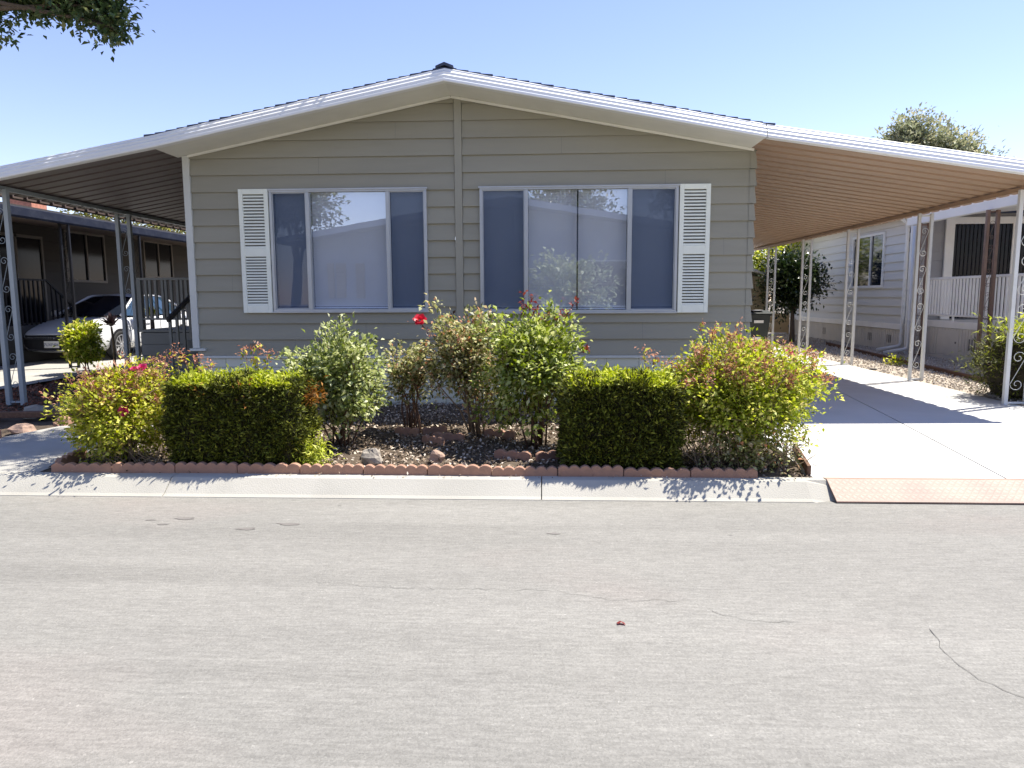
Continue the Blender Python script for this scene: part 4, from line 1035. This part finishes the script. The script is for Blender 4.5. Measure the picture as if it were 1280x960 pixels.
# steel ramp plate bridging the kerb
rp = MB(); RP = [(-3.665, .128), (-3.74, .134), (-3.95, .016), (-3.95, .006), (-3.74, .122), (-3.665, .118)]
rp.prism([(y, z) for y, z in RP], 'x', 2.19, 9.4); tag(rp.build('ramp_plate', M['plate'], origin=(5, -3.8, .0)), 'long rust red tread plate ramp along the driveway kerb', 'ramp')
lf = MB(); lf.grid([[(.340, -6.00, .004), (.358, -5.99, .010), (.378, -5.998, .005)], [(.345, -6.018, .007), (.362, -6.012, .013), (.383, -6.022, .004)]]); tag(lf.build('fallen_petal', M['lf_red'], recalc=False), 'single dark red petal lying on the asphalt', 'petal')

# ------------------------------------------------------------------ hedges
def hedge(name, label, x0, x1, y0, y1, z0, z1, seed, n=30000, dry=()):
    rng = np.random.default_rng(seed); root = empty(name, ((x0+x1)/2, (y0+y1)/2, z0), label, 'hedge', 'clipped box hedges')
    c = np.array([(x0+x1)/2, (y0+y1)/2, (z0+z1)/2]); h = np.array([(x1-x0)/2, (y1-y0)/2, (z1-z0)/2])
    mb = MB(); q = h*.86
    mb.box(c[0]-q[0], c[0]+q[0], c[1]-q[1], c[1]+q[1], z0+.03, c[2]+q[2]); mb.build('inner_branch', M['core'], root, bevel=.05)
    d = rng.normal(size=(n, 3)); d = norm(d); A = np.array([1/(h[1]*h[2]), 1/(h[0]*h[2]), 1/(h[0]*h[1])])
    # superellipsoid surface: boxy with soft edges
    e = 7.0; k = (np.sum(np.abs(rng.uniform(-1, 1, size=(n, 3)))**1, axis=1))
    u = rng.uniform(-1, 1, size=(n, 3)); ax = rng.choice(3, n, p=np.array([h[1]*h[2], h[0]*h[2]*1.1, h[0]*h[1]*1.3])/(h[1]*h[2]+h[0]*h[2]*1.1+h[0]*h[1]*1.3))
    sg = rng.choice([-1, 1], n); u[np.arange(n), ax] = sg
    u = u/((np.abs(u)**e).sum(1, keepdims=True)**(1/e))
    ph = rng.random(8)*6
    lump = 1+.055*np.sin(u[:, 0]*7+ph[0])*np.sin(u[:, 2]*6+ph[1])+.04*np.sin(u[:, 1]*7+u[:, 0]*5+ph[2])+.025*np.sin(u[:, 0]*17+u[:, 2]*13+ph[3])
    depth = .84+.16*rng.random(n)**.5
    P = c+u*h*(lump*depth)[:, None]
    nrm = np.zeros((n, 3)); nrm[np.arange(n), ax] = sg
    nrm[:, 2] += .55
    P = P[P[:, 2] > z0+.01] if False else P
    V = leaves(P, norm(nrm)*1.2, rng, .048, ratio=.24, up=.1, fold=.1)
    # fresh growth on the clipped top, sunlight there put into its pale colour
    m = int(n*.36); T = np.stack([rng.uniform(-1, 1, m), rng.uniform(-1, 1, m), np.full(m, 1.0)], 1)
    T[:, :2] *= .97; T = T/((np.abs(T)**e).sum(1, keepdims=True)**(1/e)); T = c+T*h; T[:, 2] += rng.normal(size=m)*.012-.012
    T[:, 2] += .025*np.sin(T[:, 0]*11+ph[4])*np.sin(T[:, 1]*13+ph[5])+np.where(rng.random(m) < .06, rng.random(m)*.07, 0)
    quads_object('sunlit_top_foliage', leaves(T, np.tile([0, -.25, .75], (m, 1)), rng, .045, ratio=.32, up=1.0), M['lf_sunlit_fresh'], root)
    # fine side shoots
    V2 = leaves(P[::2]+rng.normal(size=P[::2].shape)*.012, norm(nrm)[::2]*1.0, rng, .036, ratio=.30, up=.1, fold=.1)
    quads_object('foliage', np.concatenate([V, V2]), M['lf_juniper'], root)
    for (dx, dy, dz, r, m) in dry:
        C = np.array([dx, dy, dz])+rng.normal(size=(m, 3))*r
        quads_object('dry_foliage', leaves(C, norm(C-c)+np.array([.2, -.3, .2]), rng, .05, ratio=.25), M['lf_dry'], root)
    return root
h1 = hedge('box_hedge', 'wider clipped green hedge with a dry orange patch, third plant from the walk', -3.20, -2.03, -3.60, -3.02, .12, .865, 21, dry=((-2.02, -3.3, .72, .05, 260), (-2.45, -3.53, .74, .06, 60), (-2.85, -3.53, .78, .04, 40)))
rng = np.random.default_rng(3)
P = np.array([-2.02, -3.42, .22])+rng.normal(size=(900, 3))*np.array([.09, .06, .08]); P[:, 2] = np.maximum(P[:, 2], .13)
quads_object('low_tuft', leaves(P, np.tile([.7, -.3, .25], (900, 1)), rng, .06, ratio=.2), M['lf_sunlit_fresh'], h1)
hedge('box_hedge', 'narrower clipped green hedge beside the tall rose and rust tipped shrub', 0.15, 1.10, -3.61, -3.04, .12, .875, 22, n=27000, dry=((1.05, -3.3, .4, .1, 60),))

# ------------------------------------------------------------------ roses
RG = 'rose bushes in the front bed'
r1, C, rng = shrub('rose_bush', 'pale leaved dense rose bush right beside the wider hedge', 'rose bush', (-1.98, -2.55, .13), (-2.0, -2.55, .77), (.44, .36, .44), 300, 28, .048, M['lf_rose_pale'], M['cane'], 51, ncane=13, sig=.05, rough=.20, group=RG)
C = np.array([[-1.88, -2.75, .36], [-1.75, -2.7, .42], [-1.82, -2.8, .48], [-1.95, -2.8, .34]])
quads_object('low_foliage', cluster_leaves(rng, C, (-1.85, -2.4, .3), 16, .05, .06), M['lf_rose_pale'], r1)
r2, C, rng = shrub('rose_bush', 'small sparse dark rose bush against the skirting', 'rose bush', (-1.40, -1.85, .14), (-1.43, -1.85, .76), (.32, .26, .29), 130, 17, .044, M['lf_rose_dull'], M['cane'], 52, ncane=11, sig=.045, group=RG, twigs=.9)
r3, C, rng = shrub('rose_bush', 'leggy rose bush with bronze leaves and a red bloom', 'rose bush', (-.68, -2.05, .14), (-.79, -2.05, .92), (.47, .36, .47), 290, 24, .048, M['lf_rose_dull'], M['cane_grey'], 53, ncane=14, sig=.052, rough=.34, group=RG, twigs=.8)
Q = []; mb = MB(); sprig(mb, Q, rng, (-1.10, -2.02, 1.12), (-1.275, -2.02, 1.31), .004, 10); mb.build('flower_stem', M['cane'], r3, recalc=False)
quads_object('flower_foliage', leaves(np.concatenate(Q)[:8], np.tile([0, 0, .3], (8, 1)), rng, .045), M['lf_black'], r3)
rose((-1.278, -2.03, 1.325), .052, M['petal_red'], r3, rng, face=(0, -.75, .6))
P = np.array([-.75, -2.05, 1.22])+rng.normal(size=(130, 3))*np.array([.22, .15, .10]); quads_object('bronze_foliage', leaves(P, np.tile([0, 0, .4], (130, 1)), rng, .045), M['lf_rust'], r3)
mb = MB(); Q = []
for a, b in (((-.60, -2.0, 1.2), (-.50, -1.95, 1.42)), ((-.55, -2.0, 1.15), (-.40, -1.9, 1.36)), ((-1.0, -2.0, 1.2), (-.93, -2, 1.40)), ((-.5, -1.9, 1.1), (-.42, -1.9, 1.22))): sprig(mb, Q, rng, a, b, .004, 12)
mb.build('plum_shoot', M['cane'], r3, recalc=False); quads_object('plum_foliage', leaves(np.concatenate(Q), np.tile([0, 0, .3], (len(np.concatenate(Q)), 1)), rng, .042), M['lf_black'], r3)
r4, C, rng = shrub('rose_bush', 'tall full rose bush with dark red new shoots before the wide window', 'rose bush', (-.10, -2.55, .13), (-.08, -2.55, .92), (.51, .41, .49), 330, 28, .052, M['lf_rose_mid'], M['cane'], 54, ncane=15, sig=.052, rough=.30, group=RG)
mb = MB(); Q = []
for a, b in (((-.20, -2.5, 1.28), (-.20, -2.5, 1.59)), ((-.14, -2.5, 1.3), (-.13, -2.5, 1.56)), ((-.05, -2.5, 1.25), (-.10, -2.5, 1.47)), ((.05, -2.5, 1.22), (.18, -2.5, 1.42)), ((.15, -2.5, 1.25), (.30, -2.5, 1.53)), ((-.25, -2.5, 1.3), (-.16, -2.5, 1.50)), ((.0, -2.5, 1.2), (.02, -2.5, 1.40)), ((.3, -2.5, 1.0), (.41, -2.55, 1.08))): sprig(mb, Q, rng, a, b, .0045, 17)
mb.build('new_shoot', M['cane'], r4, recalc=False); P = np.concatenate(Q); quads_object('new_foliage', leaves(P, np.tile([0, 0, .35], (len(P), 1)), rng, .042), M['lf_red'], r4)
mb = MB(); Q = []; sprig(mb, Q, rng, (-.42, -2.45, 1.05), (-.46, -2.45, 1.40), .0045, 7); mb.build('pale_shoot', M['cane_grey'], r4, recalc=False)
quads_object('pale_foliage', leaves(np.concatenate(Q), np.tile([0, 0, .2], (7, 1)), rng, .05), M['lf_rose_pale'], r4)

# shrubs with rusty seed heads at either end of the bed
def seed_heads(root, C, rng, n, zq, mat, L=.026, up=.12, name='seed_blossom'):
    top = C[C[:, 2] > np.quantile(C[:, 2], zq)]; mb = MB(); Q = []
    for c in top[rng.choice(len(top), n)]:
        sprig(mb, Q, rng, c, c+np.array([rng.normal()*.05, rng.normal()*.05, up*(.4+rng.random())]), .0025, 20)
    mb.build('seed_stalk', M['cane'], root, recalc=False); P = np.concatenate(Q)
    quads_object(name, leaves(P, np.tile([0, 0, .5], (len(P), 1)), rng, L, ratio=.4), mat, root)
ls, C, rng = shrub('flowering_shrub', 'yellow green shrub with pink blooms at the walk end of the bed', 'shrub', (-3.68, -3.22, .12), (-3.70, -3.26, .56), (.47, .38, .36), 480, 26, .038, M['lf_lime'], M['cane_grey'], 61, ncane=12, sig=.055, zmin=.2)
seed_heads(ls, C, rng, 230, .58, M['lf_rust'])
rose((-3.42, -3.40, .97), .034, M['petal_pink'], ls, rng); rose((-3.47, -3.44, .965), .022, M['petal_pink'], ls, rng); rose((-3.52, -3.54, .62), .036, M['petal_pink'], ls, rng, face=(0, -1, .2))
P = np.array([-4.02, -3.3, .70])+rng.normal(size=(16, 3))*.03; quads_object('yellow_foliage', leaves(P, np.tile([0, -.3, .0], (16, 1)), rng, .055), M['lf_dry'], ls)
mb = MB()
for k in range(34):
    a = np.array([-3.9+rng.random()*.75, -3.5+rng.random()*.2, .13]); b = a+np.array([rng.normal()*.14, -.03+rng.normal()*.06, .05+.16*rng.random()]); mb.tube([a, (a+b)/2+rng.normal(size=3)*.03, b], [.004, .0035, .002], 4, caps=False)
mb.build('dry_twig', M['cane_grey'], ls, recalc=False)
rs, C, rng = shrub('flowering_shrub', 'broad yellow green shrub with rust seed heads beside the driveway', 'shrub', (1.62, -3.12, .12), (1.66, -3.15, .71), (.63, .50, .46), 760, 25, .038, M['lf_lime2'], M['cane_grey'], 62, ncane=16, sig=.055, zmin=.24)
seed_heads(rs, C, rng, 340, .62, M['lf_rust'])
P = rs and np.array([2.25, -3.0, .78])+rng.normal(size=(220, 3))*np.array([.12, .12, .10]); quads_object('side_foliage', leaves(P, np.tile([.4, 0, .3], (220, 1)), rng, .05), M['lf_lime2'], rs)
mb = MB(); Q = []
for k in range(16): a = np.array([2.05+rng.random()*.2, -3.1+rng.random()*.3, .75+.25*rng.random()]); sprig(mb, Q, rng, a, a+np.array([.12+.14*rng.random(), 0, .02+.1*rng.random()]), .003, 14)
mb.build('seed_stalk', M['cane'], rs, recalc=False); P = np.concatenate(Q); quads_object('seed_blossom', leaves(P, np.tile([.3, 0, .3], (len(P), 1)), rng, .035, ratio=.4), M['lf_rust'], rs)
rose((2.10, -3.05, 1.06), .034, M['petal_pink'], rs, rng)
mb = MB()
for k in range(70):
    a = np.array([1.25+rng.random()*.85, -3.5+rng.random()*.35, .13]); b = a+np.array([rng.normal()*.18, -.02+rng.normal()*.07, .1+.3*rng.random()]); mb.tube([a, (a+b)/2+rng.normal(size=3)*.03, b], [.005, .004, .002], 4, caps=False)
mb.build('dry_twig', M['cane_grey'], rs, recalc=False)
C = blob_points(rng, 120, (1.66, -3.45, .30), (.50, .20, .20), .6, .2, .14); quads_object('low_foliage', cluster_leaves(rng, C, (1.7, -3.0, .2), 10, .05, .04), M['lf_rose_dull'], rs)
# taller sprouts behind the hedges
SG = 'rust tipped sprouts behind the hedges'
for nm, lab, b, tops in (('leafy_sprout', 'tall rust tipped sprout between the yellow green shrub and wider hedge', (-3.35, -2.72, .13), ((-3.50, -2.68, 1.06), (-3.40, -2.7, 1.0), (-3.28, -2.7, .96), (-3.18, -2.7, .92))),
                         ('leafy_sprout', 'rust tipped sprout over the middle of the wider hedge', (-2.72, -2.7, .13), ((-2.84, -2.66, 1.06), (-2.72, -2.66, 1.08), (-2.62, -2.66, 1.02))),
                         ('leafy_sprout', 'rust tipped sprout rising behind the narrower hedge', (.98, -2.8, .13), ((.90, -2.76, 1.04), (.98, -2.76, .98), (1.06, -2.76, .93)))):
    rt = empty(nm, b, lab, 'plant', SG); rng = np.random.default_rng(int(abs(b[0])*100)); mb = MB(); G = []; R = []
    for t in tops:
        q = []; sprig(mb, q, rng, b, t, .006, 46); G.append(np.concatenate(q)); R.append(np.array(t)+rng.normal(size=(26, 3))*np.array([.04, .03, .035]))
    mb.build('stem', M['cane_grey'], rt, recalc=False)
    G = np.concatenate(G)+rng.normal(size=(46*len(tops), 3))*.025; quads_object('foliage', leaves(G, np.tile([0, 0, .3], (len(G), 1)), rng, .055), M['lf_lime'], rt)
    R = np.concatenate(R); quads_object('seed_blossom', leaves(R, np.tile([0, 0, .5], (len(R), 1)), rng, .035, ratio=.4), M['lf_rust'], rt)

# juniper by the driveway post, small plants on the left
jn, C, rng = shrub('juniper_bush', 'dark spreading juniper behind the iron post beside the gravel', 'bush', (6.35, .5, .16), (6.40, .5, .60), (.62, .55, .50), 330, 26, .075, M['lf_juniper'], M['cane_grey'], 71, ncane=8, sig=.07, ratio=.2, zmin=.2)
P = np.array([6.3, .2, 1.10])+rng.normal(size=(700, 3))*np.array([.25, .18, .08]); quads_object('top_foliage', leaves(P, np.tile([-.5, -.1, .35], (700, 1)), rng, .09, ratio=.2), M['lf_sunlit_fresh'], jn)
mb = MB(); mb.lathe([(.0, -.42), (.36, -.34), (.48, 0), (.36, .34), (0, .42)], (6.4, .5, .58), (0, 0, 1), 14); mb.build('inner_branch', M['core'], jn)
rbs, C, rng = shrub('round_bush', 'small bright round bush in front of the white car', 'bush', (-8.55, 3.55, .18), (-8.55, 3.5, .74), (.29, .28, .34), 240, 15, .07, M['lf_lime2'], M['cane'], 72, ncane=6, sig=.05)
def spiky(name, label, c, n, L, mat, seed, w=.03):
    rng = np.random.default_rng(seed); rt = empty(name, c, label, 'plant'); V = []
    for k in range(n):
        a = rng.random()*6.283; e = .25+1.2*rng.random(); d = np.array([math.cos(a)*math.cos(e), math.sin(a)*math.cos(e), math.sin(e)]); s = np.array([-math.sin(a), math.cos(a), 0])*w
        b = np.array(c)+np.array([0, 0, .02]); l = L*(.7+.4*rng.random()); V.append([b-s*.5, b+d*l*.5-s+np.array([0, 0, .02]), b+d*l-np.array([0, 0, .06*(1-math.sin(e))]), b+d*l*.5+s+np.array([0, 0, .02])])
    quads_object('blade', np.array(V), mat, rt); return rt
sp = spiky('rosette_plant', 'dark purple rosette plant on a stalk against the white car', (-8.42, 4.2, 1.0), 46, .28, M['lf_black'], 5, .03)
mb = MB(); mb.tube([(-8.42, 4.2, .15), (-8.40, 4.22, .6), (-8.42, 4.2, 1.02)], [.03, .025, .02], 7); mb.build('stalk', M['cane_grey'], sp, smooth=True)
yc = spiky('yucca', 'small yellow green yucca seen through the porch railing', (-8.05, 5.0, 1.18), 40, .26, M['lf_lime'], 6, .018)
mb = MB(); mb.tube([(-8.05, 5.0, .15), (-8.05, 5.0, 1.2)], [.05, .04], 7); mb.build('stalk', M['bark'], yc, smooth=True)
wd, C, rng = shrub('weed_tuft', 'low green weed tuft on the gravel by the timber', 'weed', (6.92, 5.1, .19), (6.92, 5.1, .24), (.22, .16, .07), 26, 8, .05, M['lf_lime'], M['cane'], 73, ncane=4, zmin=.19, r0=.004)
MB  # weeds end

# ------------------------------------------------------------------ trees
tree('round_tree', 'round clipped dark green tree on a slim trunk at the gravel end', (7.1, 11.6, .2), .07, (7.08, 11.6, 1.25), [((6.85, 11.6, 1.75), (.60, .55, .62), 190), ((7.35, 11.5, 1.95), (.55, .55, .55), 170), ((7.0, 11.7, 2.3), (.62, .5, .42), 150)], 20, .10, M['lf_dark'], 81)
tree('garden_tree', 'sunlit bushy tree behind the small shed roof', (6.8, 15.6, .2), .10, (6.9, 15.6, 1.7), [((6.9, 15.5, 2.9), (.9, .7, .8), 120), ((7.8, 15.6, 2.75), (.8, .6, .8), 110), ((6.5, 15.9, 2.2), (.9, .6, .6), 70), ((8.2, 16.4, 3.6), (.5, .4, .4), 40)], 12, .13, M['lf_lime2'], 82)
tree('distant_tree', 'tall grey green tree rising above the driveway carport', (20.0, 31, .2), .35, (20.0, 31, 6.0), [((18.9, 30.6, 8.95), (1.5, 1.5, 1.2), 120), ((19.5, 31, 10.0), (.85, 1.1, 1.0), 110), ((21.3, 31, 9.2), (1.4, 1.4, 1.1), 150), ((22.3, 31, 8.6), (1.2, 1.3, 1.1), 90), ((17.7, 31, 8.5), (1.1, 1.1, .7), 55), ((20.3, 31.4, 8.6), (2.2, 1.6, 1.0), 100), ((23.6, 31, 8.2), (.7, .7, .5), 22)], 26, .21, M['lf_far'], 83)
tree('distant_tree', 'yellowish wide tree beyond the dark awning and chimney', (-24.5, 31, .2), .3, (-24.5, 31, 4.0), [((-26.0, 31, 6.2), (1.5, 1.3, 1.2), 80), ((-23.8, 31, 6.0), (1.7, 1.3, 1.1), 90), ((-21.4, 31, 5.7), (1.3, 1.3, 1.0), 70)], 14, .24, M['lf_yellow'], 84)
tree('distant_tree', 'small green tree between the two left hand roofs, far behind the porch', (-17.5, 34, .2), .25, (-17.5, 34, 3.6), [((-18.2, 34, 5.6), (1.4, 1.2, 1.0), 70), ((-16.6, 34, 5.3), (1.3, 1.2, .9), 60)], 14, .24, M['lf_yellow'], 85)
# street tree left of the view: only the tips of its boughs hang into the picture
tree('street_tree', 'leafy bough tips hanging in from above beside the road', (-8.3, -3.6, .1), .125, (-7.9, -3.3, 4.6),
     [((-4.78, -2.6, 4.36), (.34, .3, .16), 85), ((-4.38, -2.6, 4.31), (.33, .3, .20), 90), ((-4.08, -2.6, 4.22), (.19, .2, .18), 40), ((-3.97, -2.6, 4.04), (.10, .1, .12), 16),
      ((-5.13, -2.6, 4.10), (.13, .15, .15), 18), ((-5.1, -2.6, 4.45), (.3, .3, .12), 20), ((-4.6, -2.4, 4.78), (.8, .6, .22), 70), ((-3.9, -2.2, 4.9), (.5, .5, .2), 40),
      ((-6.5, -3.5, 6.0), (1.5, 1.3, .9), 90), ((-4.9, .35, 7.1), (1.1, .7, .4), 190), ((-3.3, .35, 7.2), (1.0, .6, .4), 170), ((-8.5, -2.0, 6.8), (1.8, 1.6, 1.2), 90), ((-9.5, -5, 6.0), (1.8, 1.5, 1.3), 80),
      ((-1.9, -1.0, 6.5), (.9, .95, .35), 300), ((-2.9, -1.5, 6.3), (.9, .9, .35), 230), ((-7.5, -4.5, 7.8), (2, 2, 1), 90), ((-6.6, 1.2, 7.6), (1.3, 1.2, .7), 70)], 24, .062, M['lf_tree'], 86)

# ------------------------------------------------------------------ across the street (behind the viewer, mirrored in the panes)
op = empty('opposite_house', (-1.2, -17, .1), 'dark blue grey home across the street mirrored in the front windows', 'house')
OY = -15.6
def OF(x): return 4.85-.165*abs(x+1.2)
mb = MB(); mb.prism([(-8.2, .1), (-8.2, OF(-8.2)-.15), (-1.2, OF(-1.2)-.15), (5.6, OF(5.6)-.15), (5.6, .1)], 'y', OY-14, OY); mb.build('wall', M['opp_wall'], op)
mb = MB(); mb.prism([(-9.0, OF(-9.0)-.2), (-9.0, OF(-9.0)), (-1.2, 4.85), (6.6, OF(6.6)), (6.6, OF(6.6)-.2), (-1.2, 4.65)], 'y', OY-14.3, OY+1.0); mb.build('roof', M['opp_roof'], op)
for x0, x1 in ((-4.3, -2.3), (1.0, 3.0)):
    f = MB(); f.box(x0-.05, x1+.05, OY, OY+.04, 1.2, 2.8); w = f.build('window', M['alu'], op); MB().box(x0, x1, OY+.04, OY+.05, 1.25, 2.75).build('pane', M['dark_glass'], w)
for x0, w_ in ((-7.6, .22), (-7.3, .34), (-6.6, .30)):
    l = MB(); l.box(x0, x0+w_, OY, OY+.05, 1.55, 2.75)
    for k in range(8): l.prism([(OY+.05, 1.56+.148*k), (OY+.09, 1.56+.148*k), (OY+.055, 1.69+.148*k), (OY+.05, 1.69+.148*k)], 'x', x0+.02, x0+w_-.02)
    l.build('shutter', M['left_frame'], op)
shrub('oleander', 'silvery flowering shrub across the street mirrored in the wide window', 'shrub', (.7, -13.2, .1), (.7, -13.2, 1.55), (1.5, .9, 1.25), 230, 14, .15, M['lf_pale'], M['cane_grey'], 91, ncane=10, r0=.02, sig=.12)
for x, y, s, lab in ((-11.6, -24, 1.9, 'tall tree behind the opposite house mirrored in the smaller window'), (1.3, -28, 2.4, 'bushy tree behind the opposite house mirrored in the wide window'), (6.8, -22, 1.8, 'dark tree beside the opposite house mirrored near the shutter')):
    tree('street_tree', lab, (x, y, .1), .25, (x, y, 3.6), [((x-s*.35, y, 6.0), (s*.7, s*.6, s*.55), 90), ((x+s*.4, y, 5.7), (s*.7, s*.6, s*.5), 80), ((x, y, 6.9), (s*.55, s*.5, s*.45), 60)], 14, .24, M['lf_dark'], int(abs(x)*10)+3, group='trees behind the opposite house')

# ------------------------------------------------------------------ sky, sun, camera
w = bpy.data.worlds.new('World'); sc.world = w; w.use_nodes = True
nt = w.node_tree
for n in list(nt.nodes): nt.nodes.remove(n)
sky = nt.nodes.new('ShaderNodeTexSky'); sky.sky_type = 'NISHITA'; sky.sun_disc = False
sky.sun_elevation = math.asin(SUN.z); sky.sun_rotation = math.atan2(SUN.x, SUN.y)
sky.air_density = 1.0; sky.dust_density = .02; sky.ozone_density = 2.2; sky.altitude = 50
bg = nt.nodes.new('ShaderNodeBackground'); bg.inputs['Strength'].default_value = .115
ow = nt.nodes.new('ShaderNodeOutputWorld'); tint = mix(nt, 1.0, sky.outputs[0], (.81, .69, .77), 'MULTIPLY'); nt.links.new(tint, bg.inputs['Color']); nt.links.new(bg.outputs[0], ow.inputs['Surface'])
sl = bpy.data.lights.new('sun', 'SUN'); sl.energy = 3.5; sl.angle = D2R(.53); sl.color = (1, .95, .86)
so = bpy.data.objects.new('sun', sl); COL.objects.link(so); so.rotation_euler = (-SUN).to_track_quat('-Z', 'Y').to_euler(); so.location = (10, 5, 20)

yaw, pitch, roll = .0472, .1215, .0048
fwd = Vector((-math.sin(yaw)*math.cos(pitch), math.cos(yaw)*math.cos(pitch), -math.sin(pitch)))
r_ = Vector((math.cos(yaw), math.sin(yaw), 0)); d_ = fwd.cross(r_)
r2 = r_*math.cos(roll)+d_*math.sin(roll); d2 = -r_*math.sin(roll)+d_*math.cos(roll)
cm = bpy.data.cameras.new('camera'); cm.sensor_width = 36; cm.sensor_fit = 'HORIZONTAL'; cm.lens = 888/1280*36; cm.clip_end = 2000; cm.clip_start = .05
co = bpy.data.objects.new('camera', cm); COL.objects.link(co)
mt = Matrix((r2, -d2, -fwd)).transposed().to_4x4(); mt.translation = Vector((0, -9.25, 1.55)); co.matrix_world = mt
sc.camera = co
vs = sc.view_settings; vs.view_transform = 'Standard'; vs.look = 'None'; vs.exposure = 1.45; vs.gamma = 1.0; vs.use_curve_mapping = False
sc.render.engine = 'CYCLES'; sc.cycles.max_bounces = 8; sc.cycles.transparent_max_bounces = 12; sc.cycles.use_denoising = True
